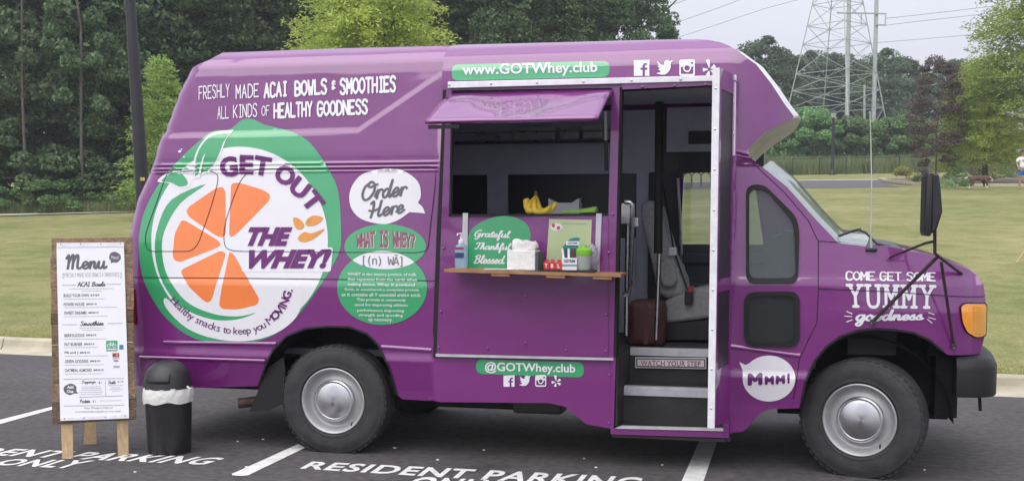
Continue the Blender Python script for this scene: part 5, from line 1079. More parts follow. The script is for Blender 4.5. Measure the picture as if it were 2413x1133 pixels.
# red bag on the truck floor
pB = pl(1522., 790., .95); BAGM = P('maroon_leather', (.12, .04, .04), .6, var=.2, scale=6, bump=.3, bscale=30)
xa_, xb2 = float(pl(1478, 760, .85)[0]), float(pl(1566, 760, .85)[0]); zt_ = float(pl(1520, 708, .85)[2]); t = thing('handbag', ((xa_+xb2)/2, .95, .704), 'maroon leather bag on the truck floor beside the grey seat', 'bag')
m = MB(); m.box((xa_, .86, .705), (xb2, 1.1, zt_), bev=.06); o = m.build('body', BAGM, t, True, 60)
m = MB(); xc = (xa_+xb2)/2; m.box((xc-.015, .852, .72), (xc+.015, .858, zt_-.03)); m.build('strap', BAGM, t)
# step drip pan etc is part of the truck.  ---------------- trash can
g = gd(400, 1064); t = thing('trash_can', tuple(g), 'black swing lid trash can with white liner beside the menu board', 'trash can')
h_ = .62; MT = Matrix.Translation(Vector(g)); s_ = .155/.155
m = MB(); m.lathe([(.0, .0), (.140, .0), (.146, .012), (.160, .43), (.162, .45)], 48, MT); m.build('bin', BLACKP, t, True)
m = MB(); prof = [(.165, .453), (.169, .457), (.167, .467), (.159, .52), (.138, .58), (.097, .622), (.048, .642), (.0, .646)]; m.lathe(prof, 48, MT); m.build('lid', BLACKP, t, True, 50)
m = MB(); vs = []   # swing flap: a raised patch of the dome
def dome(th, ph): r_ = .160*math.cos(ph)+.004; return (g[0]+r_*math.sin(th)*1.0, g[1]-r_*math.cos(th), g[2]+.478+.164*math.sin(ph))
fl_ = []; n1, n2 = 12, 10
for j in range(n2+1):
    for i in range(n1+1):
        ph = R(8+72*j/n2); wv = .52*(1 if j < 8 else 1); th = (i/n1-.5)*2*math.asin(min(1, .085/(.150*math.cos(ph)+.02))); vs.append(dome(th + .05, ph))
fs = [(j*(n1+1)+i, j*(n1+1)+i+1, (j+1)*(n1+1)+i+1, (j+1)*(n1+1)+i) for j in range(n2) for i in range(n1)]
o = mesh('swing_flap', vs, fs, BLACKP, t, True); sd = o.modifiers.new('s', 'SOLIDIFY'); sd.thickness = .008; sd.offset = 0
m = MB(); ring = []
for j in range(7):
    for k in range(64):
        a_ = 2*math.pi*k/64; f = j/6; low = .060 + .010*math.sin(a_*2+1.2) + .003*math.sin(a_*7) + .016*math.cos(a_+1.6)
        r_ = .167 + .005*math.sin(math.pi*f) + .0018*math.sin(a_*13+f*5); m.v.append((g[0]+r_*math.cos(a_), g[1]+r_*math.sin(a_), g[2]+.462 + .004*math.sin(5*a_) - low*2.0*f*.75))
for j in range(6):
    for k in range(64): m.f.append((j*64+k, j*64+(k+1) % 64, (j+1)*64+(k+1) % 64, (j+1)*64+k))
LIN = P('bin_liner', (.74, .73, .70), .45, var=.06, scale=25, bump=.8, bscale=30); m.build('liner', LIN, t, True, 80)
m = MB(); m.tube([(g[0]+.155, g[1]-.03, g[2]+.47), (g[0]+.172, g[1]-.02, g[2]+.455), (g[0]+.168, g[1]-.02, g[2]+.40)], [.012, .014, .003], 6); m.build('liner_knot', LIN, t, True)
# ---------------- menu board
gA, gB = gd(159, 1080), gd(290, 1073); gC = gd(212, 1046)
ex = Vector(gB - gA).normalized(); nb = Vector((-ex.y, ex.x, 0)); LEAN = R(8); up = (Vector((0, 0, 1))*math.cos(LEAN) + nb*math.sin(LEAN)); nrm = ex.cross(up)   # towards camera
O_ = Vector(gA)
def board(V, off=0.0):
    V = np.asarray(V, float); d = ray(V[:, 0], V[:, 1]); n = np.array(nrm); o0 = np.array(O_ + nrm*off); t = ((o0 - CAM) @ n)/(d @ n); return CAM + d*t[:, None]
mbt = thing('menu_board', tuple(gA), 'white menu sign on a weathered pallet wood A-frame beside the trash can', 'menu board')
ys = [560,603,634,681,736,766,812,863,905,948,972,1000]; L0, L1 = (120,560), (124,1000); 
for k in range(len(ys)-1):
    f = lambda y: (y-560)/440.0
    a, b2 = ys[k]+.7, ys[k+1]-.7; xl_ = 120+4*f(a) + random.uniform(-2.5, 2.0); xr_ = 313+7*f(a) + random.uniform(-2.0, 2.5)
    def lv(x, y): return y - (x-120)/200*(2.0 + 10*f(y))
    q = board([(xl_, lv(xl_, b2)), (xr_, lv(xr_, b2)), (xr_, lv(xr_, a)), (xl_, lv(xl_, a))], .018 + random.uniform(-.004, .004)); m = MB(); m.prism([tuple(p) for p in q], tuple(-nrm*.018)); o = m.build('plank', PALLET, mbt); bv = o.modifiers.new('b', 'BEVEL'); bv.width = .003; bv.segments = 1
def bslab(nm, quad, off, th, mat, parent=mbt): q = board(quad, off); m = MB(); m.prism([tuple(p) for p in q], tuple(-nrm*th)); return m.build(nm, mat, parent)
sg_ = bslab('menu_panel', [(142,989),(304,981),(292,578),(133,580)], .028, .006, P('menu_print_white', (.86, .86, .90), .4, var=.015, coat=.3))
bslab('clamp_strip', [(134,583),(292.5,581),(292,571),(133.5,572)], .031, .008, ALUW); bslab('clamp_strip', [(142,991),(304,985),(304,975),(142,984)], .031, .008, ALUW)
for xy in ((143,576),(190,575),(238,575),(284,574),(152,986),(198,984),(248,982),(295,979)):
    p = Vector(board([xy], .031)[0]); Mx = Matrix.Translation(p) @ nrm.to_track_quat('Z', 'Y').to_matrix().to_4x4(); m = MB(); m.lathe([(.004, 0), (.0005, .003)], 8, Mx); m.build('screw', DARKIN, mbt)
for (xa_, xb2, yb_) in ((145.5,172,1080),(277,303,1073)): bslab('leg', [(xa_+1,yb_),(xb_:=xb2,yb_),(xb2-1,960),(xa_-3,965)], .0, .030, PINE)
pb = [tuple(v) for v in (gd(197,1046), gd(227,1046))]; ptop = [Vector(board([(x, 640)], -.05)[0]) for x in (195, 225)]
m = MB(); m.prism([pb[0], pb[1], tuple(ptop[1]), tuple(ptop[0])], tuple(nb*.02)); m.build('leg', PINE, mbt)
BF = lambda V, off=0.0: board(V, .029 + off)
def bl(txt, x0, x1, y, h, mat=DGREYV, **k):
    k.setdefault('res', 2); V, Fc = text2d(txt, **k); tl = -.012; return (quadmap(V, [(x0, y-h/2), (x1, y-h/2+tl*(x1-x0)), (x1, y+h/2+tl*(x1-x0)), (x0, y+h/2)]), Fc, .0)
def bs_(txt, x0, x1, y0, y1, wd=1.1, caps=False, slant=.1): V, T = ribbons(strokes_caps(txt) if caps else strokes_scr(txt), wd, slant=0 if caps else slant); return (quadmap(V, [(x0, y0), (x1, y0-1.5), (x1, y1-1.5), (x0, y1)]), T, .0)
emit('menu_heading', [bs_('Menu', 154, 254, 598, 636, 1.2, slant=.05)], BF, GREYV, sg_)
V, T = tri2d([smoothp([(271,593),(283,600),(284,610),(276,618),(266,618),(261,620),(261,614),(257,608),(260,597)], 4, True)]); emit('heading_bubble', [(V, T, 0)], BF, GREYV, sg_)
emit('lettering', [(quadmap(*[(q_ := text2d('Mmm!', bold=.0))[0], [(262,602),(280,602),(280,611),(262,611)]]), q_[1], .001)], BF, WHITEV, sg_)
emit('menu_subheading', [bl('[', 148, 151, 650, 12), bs_('FRESHLY MADE ACAI BOWLS & SMOOTHIES', 152, 281, 643, 653, .75, True), bl(']', 283, 286, 649, 12)], BF, P('mid_grey_print', (.25, .25, .27), .5), sg_)
emit('menu_section', [bs_('ACAI Bowls', 182, 249, 664, 676, 1.2), bs_('Smoothies', 188, 245, 756, 768, 1.2), bs_('Toppings', 192, 226, 896, 906, 1.1), bs_('Fruits', 255, 273, 895, 905, 1.1), bs_('Protein', 188, 213, 940, 950, 1.1), bl('$1', 232, 239, 901, 6), bl('$.75', 277, 291, 899, 5), bl('$1', 218, 225, 945, 6)], BF, DGREYV, sg_)
L = []
for txt, pr, y, xa_, xb2, xc in (('BUILD YOUR OWN', '$7/$9', 696, 150, 209, 234), ('POWER HOUSE', '$8/$10', 717, 150, 199, 228), ('SWEET DREAMS', '$8/$10', 737, 151, 204, 232), ('BERRYLICIOUS', '$8/$10', 790, 152, 199, 227), ('FAT BURNER', '$8/$10', 811, 152, 194, 222), ('PB and J', '$8/$10', 831, 152, 184, 212), ('GREEN GODDESS', '$8/$10', 851, 153, 208, 236), ('OATMEAL ALMOND', '$8/$10', 872, 153, 216, 244)):
    L.append(bl(txt, xa_, xb2, y, 7.5, bold=.012)); L.append(bl(pr, xb2+4, xc, y-.6, 5, bold=.02))
L.append(bl('Ginger, Wheatgrass, Coffee and', 198, 265, 961, 4.5)); L.append(bl('Ice Cold Bottled Electrolyte/Desert Water $3/$3', 178, 284, 970, 4.5)); [emit('menu_item', [q_], BF, DGREYV, sg_) for q_ in L]
L = []; rr = random.Random(3)
def dashes(x0, x1, y, h=1.3, gap=.9, lo=2.5, hi=8):
    x = x0
    while x < x1: w_ = rr.uniform(lo, hi); e_ = min(x+w_, x1); L.append((np.array([(x, y-(x-x0)*.012), (e_, y-(e_-x0)*.012), (e_, y+h-(e_-x0)*.012), (x, y+h-(x-x0)*.012)]), [(3, 2, 1, 0)], 0)); x = e_ + gap
for x0, x1, y in ((163,268,680),(192,240,685),(150,247,704),(151,276,724),(151,254,745),(187,248,772),(194,242,777),(152,252,798),(152,231,818),(152,254,838),(153,244,859),(153,242,880),(192,237,910),(192,239,914),(192,240,918),(186,243,923),(190,240,928),(256,290,907),(262,284,912),(257,289,916),(264,281,920),(235,287,943)): dashes(x0, x1, y)
emit('fine_print', L, BF, LGREYV, sg_)['kind'] = 'stuff'; L = []
for x0, x1, y in ((146,179,671),(251,285,669),(147,182,764),(254,289,761),(150,292,892),(151,293,955)): dashes(x0, x1, y, 1.5, 1.0, 1.6, 1.7)
L.append((np.array([(248,896),(248.7,896),(249.5,932),(248.8,932)]), [(3, 2, 1, 0)], 0)); L.append((np.array([(186,935),(290,931),(290,932),(186,936)]), [(3, 2, 1, 0)], 0)); emit('divider_lines', L, BF, GREYV, sg_)['kind'] = 'stuff'
V, T = tri2d([smoothp([(166,903),(179,909),(180,920),(184,927),(176,926),(164,930),(152,923),(151,911)], 4, True)]); emit('add_ons_bubble', [(V, T, 0)], BF, GREYV, sg_)
A1 = text2d('Add', bold=.05); A2 = text2d('Ons', bold=.05); emit('lettering', [(quadmap(A1[0], rect(158,908,173,915)), A1[1], .001), (quadmap(A2[0], rect(158,918,173,925)), A2[1], .001)], BF, WHITEV, sg_)
def bq(nm, x0, y0, x1, y1, mat, off=.0): return emit(nm, [(np.array([(x0, y0), (x1, y0-.3), (x1, y1-.3), (x0, y1)]), [(3, 2, 1, 0)], off)], BF, mat, sg_)
bq('logo_square', 250, 802, 277, 827, GREEN); V, T = ribbons([smoothp(ellipse(0, 0, 3, 3, 9), 2, True), smoothp(ellipse(9, 0, 3, 3, 9), 2, True), [(0, 0), (2, 5), (8, 4), (9, 0)], [(2, 5), (4, 0), (8, 4)], [(1.5, 6), (3, 5.6)], [(7.4, 5), (7.2, 7)]], .9); emit('logo_mark', [(quadmap(V, rect(252,805,274,818)), T, .001)], BF, WHITEV, sg_); bq('logo_line', 252, 821, 275, 824, WHITEV, .001)
bq('card_logo', 281, 812, 291, 823, P('card_blue', (.05, .22, .50), .4)); bq('card_logo', 265, 831.5, 281, 841, P('card_red', (.35, .05, .04), .4)); q_ = text2d('VISA', bold=.03); emit('lettering', [(quadmap(q_[0], rect(267,847,280,852)), q_[1], 0)], BF, DGREYV, sg_); bq('card_line', 265, 843.5, 281, 844.6, DGREYV); bq('card_logo', 267, 861, 282, 866, LGREYV)
V, T = tri2d([ellipse(276, 836, 3.4, 3.6, 14)]); emit('card_mark', [(V, T, .001)], BF, P('card_orange', (.75, .25, .12), .4), sg_)
# ---------------- painted bay lines and lettering on the asphalt
GF = lambda V, off=0.0: gd(V[:, 0], V[:, 1], .004 + off)
for q in ([(703,1045),(719,1054),(585,1118.5),(572,1120),(548,1119),(546,1115),(556,1111)], [(1652,1028),(1694,1028),(1655,1140),(1603,1140)], [(112,960),(128,956),(131,962),(0,998),(-60,1014),(-60,1000),(0,988)]):
    V, T = tri2d([q]); o = emit('parking_line', [(V, T, 0)], GF, WPAINT, None); o['kind'] = 'structure'
pl_ = bpy.data.objects.new('pavement_lettering', None); COL.objects.link(pl_); pl_['kind'] = 'structure'
def pav(txt, quad):
    V, Fc = text2d(txt, bold=.028, space=1.08); emit('painted_words', [(quadmap(V, quad), Fc, 0)], GF, WPAINT, pl_)
pav('RESIDENT PARKING', [(736,1086),(1518,1124),(1497,1152),(706,1103)]); pav('ONLY', [(986,1121),(1190,1131),(1160,1160),(945,1150)])
pav('RESIDENT PARKING', [(-170,1047),(535,1078),(478,1094),(-230,1062)]); pav('ONLY', [(25,1080),(225,1084),(165,1103),(-20,1094)])
# stake lying at the lawn's right edge, cut by the frame
p = lw(2396, 620); m = MB(); m.tube([tuple(p+[0, 0, .02]), tuple(p+[.25, 0, .42])], .014, 6); tag(m.build('wooden_stake', PINE, None), 'thin leaning yellow stake on the lawn at the right edge', 'stake')
# small stones and leaves on the asphalt
m = MB()
for (u, v) in ((1140,1060),(1376,1080),(1404,1101),(1031,1083),(2178,1107),(930,1055),(1560,1095),(620,1035),(580,1100),(318,1112),(560,1040)):
    p = gd(u, v, .0); r_ = random.uniform(.004, .009); m.box((p[0]-r_, p[1]-r_, .0), (p[0]+r_*1.3, p[1]+r_, .006))
o = m.build('grit', WPAINT, None); o['kind'] = 'stuff'
# ================================================================ PLANTS, FENCES, TOWERS BEYOND THE LAWN
def leafmesh(name, C, S, dirs=None, asp=.6, up=.3, droop=0):
    n = len(C); N = rng.normal(size=(n, 3)); N[:, 2] = np.abs(N[:, 2]) + up; N /= np.linalg.norm(N, axis=1)[:, None]
    if dirs is None: A = rng.normal(size=(n, 3))
    else: A = dirs + rng.normal(size=(n, 3))*.35
    A -= (A*N).sum(1)[:, None]*N; A /= np.linalg.norm(A, axis=1)[:, None]; B = np.cross(N, A); S = S[:, None]
    V = np.stack([C - A*S, C + B*S*asp, C + A*S, C - B*S*asp], 1).reshape(-1, 3).astype(np.float32)
    me = bpy.data.meshes.new(name); me.vertices.add(4*n); me.vertices.foreach_set('co', V.ravel()); me.loops.add(4*n); me.loops.foreach_set('vertex_index', np.arange(4*n, dtype=np.int32))
    me.polygons.add(n); me.polygons.foreach_set('loop_start', np.arange(0, 4*n, 4, dtype=np.int32)); me.polygons.foreach_set('loop_total', np.full(n, 4, np.int32)); me.update(calc_edges=True); return me
def trunkmesh(h, r, limbs, bend=.3, seed=0, nl=7):
    rr = random.Random(seed); m = MB(); p = [(0, 0, -.2)]; 
    for k in range(1, 7): p.append((rr.uniform(-1, 1)*bend*k/6, rr.uniform(-1, 1)*bend*k/6, h*k/6))
    m.tube(p, [r*(1-.12*k) for k in range(7)], 8)
    for k in range(limbs):
        i = rr.randint(2, 5); b = Vector(p[i]); a = rr.uniform(0, 6.28); L_ = h*rr.uniform(.15, .3); m.tube([b, b+Vector((math.cos(a)*L_*.5, math.sin(a)*L_*.5, L_*.35)), b+Vector((math.cos(a)*L_, math.sin(a)*L_, L_*.8))], [r*.4, r*.28, r*.1], 5)
    me = bpy.data.meshes.new('trunk'); me.from_pydata(m.v, [], m.f); me.polygons.foreach_set('use_smooth', [True]*len(me.polygons)); return me
def clumps(n, fn, R0, R1, leaves, flat=.75):
    """fn(i) -> clump centre; leaves spread near each clump's shell"""
    c = np.array([fn(i) for i in range(n)]); rad = rng.uniform(R0, R1, n); k = rng.integers(0, n, leaves); d = rng.normal(size=(leaves, 3)); d /= np.linalg.norm(d, axis=1)[:, None]
    r = rng.uniform(.45, 1.08, leaves)[:, None]**.6; d[:, 2] = np.where(d[:, 2] < -.3, d[:, 2]*.4, d[:, 2]); P_ = c[k] + d*r*rad[k][:, None]*np.array([1, 1, flat]); return P_, d
def broad(h, w_, nc, nleaf, size, low=.12, name='crown'):
    def f(i):
        z = low + (1-low)*rng.uniform()**.85; rad = w_/2*math.sin(math.pi*min(1, max(.12, (z-low*.4)*.95+.05)))**.55; a = rng.uniform(0, 6.283); q = rad*rng.uniform(.3, .9)**.5
        return (q*math.cos(a), q*math.sin(a), h*z)
    P_, d = clumps(nc, f, w_*.09, w_*.19, nleaf); me = leafmesh(name, P_, rng.uniform(.6, 1.2, nleaf)*size, d*.5+np.array([0, 0, -.2])); return me
def feathery(h, w_, nb, per, size, low=.08, name='crown', asp=.3, conic=True, gap=0):
    """sprays of small leaves set along near-horizontal drooping twigs"""
    C, D = [], []
    for b_ in range(nb):
        z = low + (1-low)*rng.uniform(); rad = (w_/2*(1-z)**.65 if conic else w_/2*math.sin(math.pi*min(1, z*.82+.14))**.6)*rng.uniform(.65, 1.12)+.06*w_; a = rng.uniform(0, 6.283); L_ = rad; n = max(6, int(per*L_/(w_/2)))
        t = rng.uniform(.12, 1, n)**.8; dx = np.array([math.cos(a), math.sin(a)]); rise = rng.uniform(.15, .5) if conic else rng.uniform(-.05, .35)
        x = t[:, None]*L_*dx; zz = h*z + t*L_*rise - (t**2)*L_*.25; side = rng.normal(size=n)*.09*w_*t*(1.1-t*.7); perp = np.array([-dx[1], dx[0]])
        C.append(np.column_stack([x + side[:, None]*perp, zz + rng.normal(size=n)*.018*h*.5])); dd = np.column_stack([np.tile(dx, (n, 1)) + np.sign(side)[:, None]*perp*.9, np.full(n, rise - .25)]); D.append(dd)
    C = np.concatenate(C); D = np.concatenate(D); return leafmesh(name, C, rng.uniform(.6, 1.2, len(C))*size, D, asp=asp, up=.6)
def tree(name, crown, trunk, mats, loc, sc, rz, label, cat, group=None, tn='trunk'):
    t = thing(name, tuple(loc), label, cat, group, rz); t.scale = (sc[0], sc[1], sc[2]) if hasattr(sc, '__len__') else (sc, sc, sc)
    if trunk is not None:
        o = bpy.data.objects.new(tn, trunk); COL.objects.link(o); o.parent = t
        if not trunk.materials: trunk.materials.append(mats[1])
    o = bpy.data.objects.new('crown', crown); COL.objects.link(o); o.parent = t
    if not crown.materials: crown.materials.append(mats[0])
    return t
# ---- woodland edge
ORD = ['first','second','third','fourth','fifth','sixth','seventh','eighth','ninth','tenth','eleventh','twelfth','thirteenth','fourteenth','fifteenth','sixteenth','seventeenth','eighteenth','nineteenth','twentieth','twenty-first','twenty-second']
W_C = [broad(15, 6.4, 130, 52000, .105), broad(16, 7.0, 150, 56000, .11, low=.06), broad(14, 5.6, 110, 46000, .10, low=.2)]
W_T = [trunkmesh(13, .20, 9, .5, s) for s in (1, 2, 3)]
W_T2 = trunkmesh(12, .16, 10, .3, 9)
wl = ['dark green tree in the dense wood behind the lawn']
spots = []
for i, u in enumerate(np.linspace(-150, 1500, 22)):
    spots.append((u + random.uniform(-25, 25), 51 + .0062*u + random.uniform(-1.5, 2.5)))
for i, u in enumerate(np.linspace(-220, 1560, 11)): spots.append((u + random.uniform(-30, 30), 60 + .006*u + random.uniform(-2, 3)))
for i, (u, D) in enumerate(spots):
    k = i % 3; s = random.uniform(.85, 1.15)*(1.05 if i >= 22 else 1)
    if u > 1290: s *= .80; u -= 45
    tree('woodland_tree', W_C[k], W_T[k], (LEAFD, BARK), at_s(u, D), (s, s, s*random.uniform(.95, 1.1)), random.uniform(0, 6.28), 'dark green wood tree, %s from the left in the %s row beyond the lawn' % (ORD[i] if i < 22 else ORD[i-22], 'front' if i < 22 else 'rear'), 'tree', 'trees of the wood beyond the lawn')
p = at_s(1545, 62)
for u, D, cr_, lab in ((200, 50.0, None, 'slender pale trunk rising bare in front of the dark wood'), (66, 50.3, None, 'forked pale trunk at the far left before the dark wood')):
    c = broad(6, 2.6, 14, 2500, .12, low=.5); tr = trunkmesh(10.5, .075, 4, .35, int(u)); tree('slender_tree', c, tr, (LEAFD, PALEBARK), at_s(u, D-2.4), (1, 1, 1.4), 0, lab, 'tree', None)
# understorey
U_C = [broad(3.2, 3.6, 26, 9000, .10, low=.0), broad(2.6, 3.0, 20, 7000, .09, low=.0)]
LOWG = [broad(1.1, 1.8, 14, 3200, .06, low=.0), broad(.8, 2.2, 16, 3200, .055, low=.0)]
for i, u in enumerate(np.linspace(-40, 480, 20)): tree('bank_shrub', LOWG[i % 2], None, (LEAFM, BARK), at_s(u + random.uniform(-10, 10), 47.6 + random.uniform(-.6, .8)), random.uniform(.7, 1.2), random.uniform(0, 6), 'low leafy clump on the grassy bank before the wood, %s from the left' % ORD[i], 'shrub', 'leafy clumps on the bank before the wood')
for i, u in enumerate(np.linspace(-60, 700, 12)): tree('understorey_shrub', U_C[i % 2], None, (LEAFD, BARK), at_s(u + random.uniform(-15, 15), 49.2), random.uniform(.8, 1.3), random.uniform(0, 6), 'low dark shrub at the foot of the wood, %s from the left' % ORD[i], 'shrub', 'shrubs at the foot of the wood')
# tall weeds: one mass
def blades(name, pts, h0, h1, w_, mat):
    n = len(pts); H = rng.uniform(h0, h1, n); a = rng.uniform(0, math.pi, n); dx = np.stack([np.cos(a), np.sin(a), np.zeros(n)], -1)*w_; ln = np.column_stack([rng.normal(size=(n, 2))*.22, np.ones(n)])*H[:, None]
    V = np.stack([pts - dx, pts + dx, pts + ln], 1).reshape(-1, 3).astype(np.float32); me = bpy.data.meshes.new(name); me.vertices.add(3*n); me.vertices.foreach_set('co', V.ravel()); me.loops.add(3*n); me.loops.foreach_set('vertex_index', np.arange(3*n, dtype=np.int32)); me.polygons.add(n); me.polygons.foreach_set('loop_start', np.arange(0, 3*n, 3, dtype=np.int32)); me.polygons.foreach_set('loop_total', np.full(n, 3, np.int32)); me.update(calc_edges=True)
    o = link(name, me, mat); o['kind'] = 'stuff'; return o
def scatter(n, u0, u1, D0, D1):
    u = rng.uniform(u0, u1, n); D = rng.uniform(D0, D1, n); p = CAM + ray(u, np.full(n, 500.))*D[:, None]; p[:, 2] = gz(p[:, 0], p[:, 1]); return p
wp_ = scatter(60000, -200, 800, 46.6, 50.5); den = np.array([mnoise.noise(Vector((p[0]*.5, p[1]*.5, 0))) for p in wp_[::1]]); blades('tall_weeds', wp_[den > -.3], .10, .60, .014, WEEDM)
# lawn edge fringe along the kerb
n = 26000; t_ = rng.uniform(-10, 12, n) + float((gd(1206, 870)[:2]-K0[:2]) @ kd); s_ = .17 + rng.exponential(.35, n); s_ = np.minimum(s_, 3.5); pp = np.column_stack([K0[0]+kd[0]*t_+kn[0]*s_, K0[1]+kd[1]*t_+kn[1]*s_, LZ+SLOPE*s_-.005])
LG = foliage('lawn_blades', (.16, .18, .05), (.30, .29, .11), hue=.005); blades('lawn_fringe', pp, .012, .034, .005, LG)
# concrete path on the left
a0, a1 = lw(-200, 507, .04), lw(340, 491, .04); b0_, b1_ = lw(-200, 514, .04), lw(340, 498, .04); CP = P('path_concrete', (.40, .38, .31), .9, var=.1); o = mesh('footpath', [a0, a1, b1_, b0_], [(0, 1, 2, 3)], CP); o['kind'] = 'structure'
# ---- lamp post on the left, near
BLKM = P('black_painted_metal', (.020, .021, .025), .45, var=.25, scale=6)
D = 13.6; g = dp(337, 500, D); gp_ = (g[0], g[1], 0.0); kk = ks(g[0], g[1]); zz = float(gz(g[0], g[1])); t = thing('lamp_post', (g[0], g[1], zz), 'tall black tapered lamp post numbered 38 behind the menu board', 'lamp post')
ptop = dp(324, -120, D); w1 = 15.5/F*D; w0 = 11/F*D
m = MB(); m.tube([(g[0], g[1], zz), (g[0]*.999+ptop[0]*.001, g[1], float(dp(337, 440, D)[2])), (ptop[0], g[1], float(ptop[2]))], [w1*1.12, w1, w0], 20); m.build('pole', BLKM, t, True)
m = MB(); m.lathe([(.17, 0), (.17, .06), (.11, .10), (.10, .22)], 20, Matrix.Translation((g[0], g[1], zz))); m.build('base_cover', BLKM, t, True)
V, Fc = text2d('38', bold=.03); yy_ = g[1] - w1 - .006; emit('number_plate', [(quadmap(V, [(330,418),(341,418),(341,426),(330,426)]), Fc, 0)], lambda V, off=0: pl(V[:, 0], V[:, 1], yy_), P('yellow_print', (.75, .6, .05), .5), t)
# ---- bright young trees
def bark_limbs(seed, h, r=.09): return trunkmesh(h, r, 12, .15, seed)
C1 = feathery(5.6, 3.4, 420, 70, .075, name='crown'); tree('cypress_tree', C1, bark_limbs(11, 4.6, .06), (LEAFB2, BARK), at_s(388, 41), (1, 1, 1), .4, 'bright feathery young cypress beside the black lamp post', 'tree')
C2 = feathery(9.0, 5.4, 560, 120, .085, low=.25, conic=False, asp=.35); tree('young_tree', C2, bark_limbs(12, 8, .10), (LEAFB, BARK), at_s(890, 38), (1, 1, 1.02), 1.4, 'bright yellow-green tree rising behind the truck roof', 'tree')
C3 = feathery(8.0, 7.4, 700, 110, .095, low=.17, conic=False, asp=.35); tree('cypress_tree', C3, bark_limbs(13, 7.4, .24), (LEAFB, BARK), at_s(2318, 60.5), (.66, .66, .80), 2.2, 'bright green spreading tree above the dog', 'tree')
C4 = feathery(13.0, 7.6, 520, 110, .11, low=.30, conic=False, asp=.35); tree('cypress_tree', C4, bark_limbs(14, 12, .22), (LEAFB2, BARK), at_s(2465, 58), (1, 1, 1), .2, 'tall layered green tree cut off by the right edge', 'tree')
C5 = broad(8.2, 3.6, 90, 18000, .07, low=.16); tree('plum_tree', C5, trunkmesh(7, .06, 10, .2, 21), (LEAFP, BARK), at_s(2203, 60), (.80, .80, .77), .5, 'narrow purple-leaved tree between the lawn and fence', 'tree')
# ---- far trees on the right
F_C = [broad(16, 9, 70, 20000, .20, low=.05), broad(14, 8, 60, 17000, .19, low=.05)]; F_T = trunkmesh(12, .25, 6, .4, 31)
for i, (u, D, tv) in enumerate(sorted(((1792,108,92),(1850,112,135),(1905,118,125),(1965,120,128),(2030,118,150),(2075,112,120),(2110,115,140),(2165,120,165),(2230,122,145),(2275,118,160),(2330,125,205),(2400,122,215),(2460,120,200),(1730,112,130),(1670,114,150),(2000,130,145)))):
    b_ = at_s(u, D); top = float(dp(u, tv, D)[2]); hh = (top-b_[2])/(16 if i % 2 == 0 else 14)/1.02; tree('far_tree', F_C[i % 2], F_T, (LEAFF, BARK), b_, (hh*1.0, hh*1.0, hh), random.uniform(0, 6), 'hazy blue-green tree, %s from the left in the far line behind the pylon' % ORD[i], 'tree', 'far trees behind the pylon')
S_C = [broad(4.6, 5.4, 34, 11000, .13, low=.0), broad(4.0, 4.6, 30, 9000, .12, low=.0)]
for i, (u, D, tv) in enumerate(sorted(((1905,90,262),(1950,91,285),(1998,90,282),(2040,91,288),(2082,90,285),(2125,91,268),(2165,91,285),(2210,92,300),(1862,91,290),(2290,92,312),(2345,93,318),(2400,92,310),(2450,92,310),(1820,92,300)))):
    b_ = at_s(u, D); top = float(dp(u, tv, D)[2]); hh = (top-b_[2])/(4.6 if i % 2 == 0 else 4.0)/1.03; tree('shrub', S_C[i % 2], None, (LEAFM, BARK), b_, (hh*.95, hh*.95, hh), random.uniform(0, 6), 'leafy green bush behind the black fence, %s from the left' % ORD[i], 'shrub', 'bushes behind the black fence')
pp = scatter(26000, 1760, 2520, 85.5, 90); blades('fence_weeds', pp, .5, 1.5, .035, WEEDM)
# heap of grey rock between the plum tree and the bright tree
p = at_s(2262, 92); rk = thing('rock_bank', tuple(p), 'bank of grey broken rock seen between the plum and bright trees', 'rock bank'); ROCK = P('grey_rock', (.27, .26, .28), .9, var=.3, scale=2, bump=.6, bscale=8)
for k in range(60):
    a = random.uniform(-1, 1); zz = random.uniform(0, 1); c = Vector((p[0]+a*2.3*(1.1-zz*.5), p[1]+zz*1.5-1.0, p[2]+1.2+zz*1.9)); m = MB(); bm = bmesh.new(); bmesh.ops.create_icosphere(bm, subdivisions=1, radius=random.uniform(.16, .38))
    for v in bm.verts: v.co = Vector((v.co.x*1.3, v.co.y, v.co.z*.7)) * random.uniform(.75, 1.2) + c
    m.add([v.co for v in bm.verts], [[v.index for v in f.verts] for f in bm.faces]) if bm.verts.ensure_lookup_table() is None else None; bm.free(); m.build('rock', ROCK, rk)
m = MB(); m.add([(p[0]-3.2, p[1]-.9, p[2]), (p[0]+3.2, p[1]-.9, p[2]), (p[0]+2.4, p[1]+1.5, p[2]+3.0), (p[0]-2.4, p[1]+1.5, p[2]+3.0)], [(0, 1, 2, 3)]); m.build('bank', P('bare_soil', (.14, .12, .10), .95), rk)
# ---- pale wall glimpsed far right
p = at_s(2412, 100); t = thing('retaining_wall', tuple(p), 'pale block wall glimpsed between trees at the far right', 'wall'); m = MB(); m.box((p[0]-1.6, p[1], p[2]), (p[0]+5, p[1]+.3, p[2]+6.0)); m.build('wall_face', P('pale_block', (.55, .54, .52), .8), t)
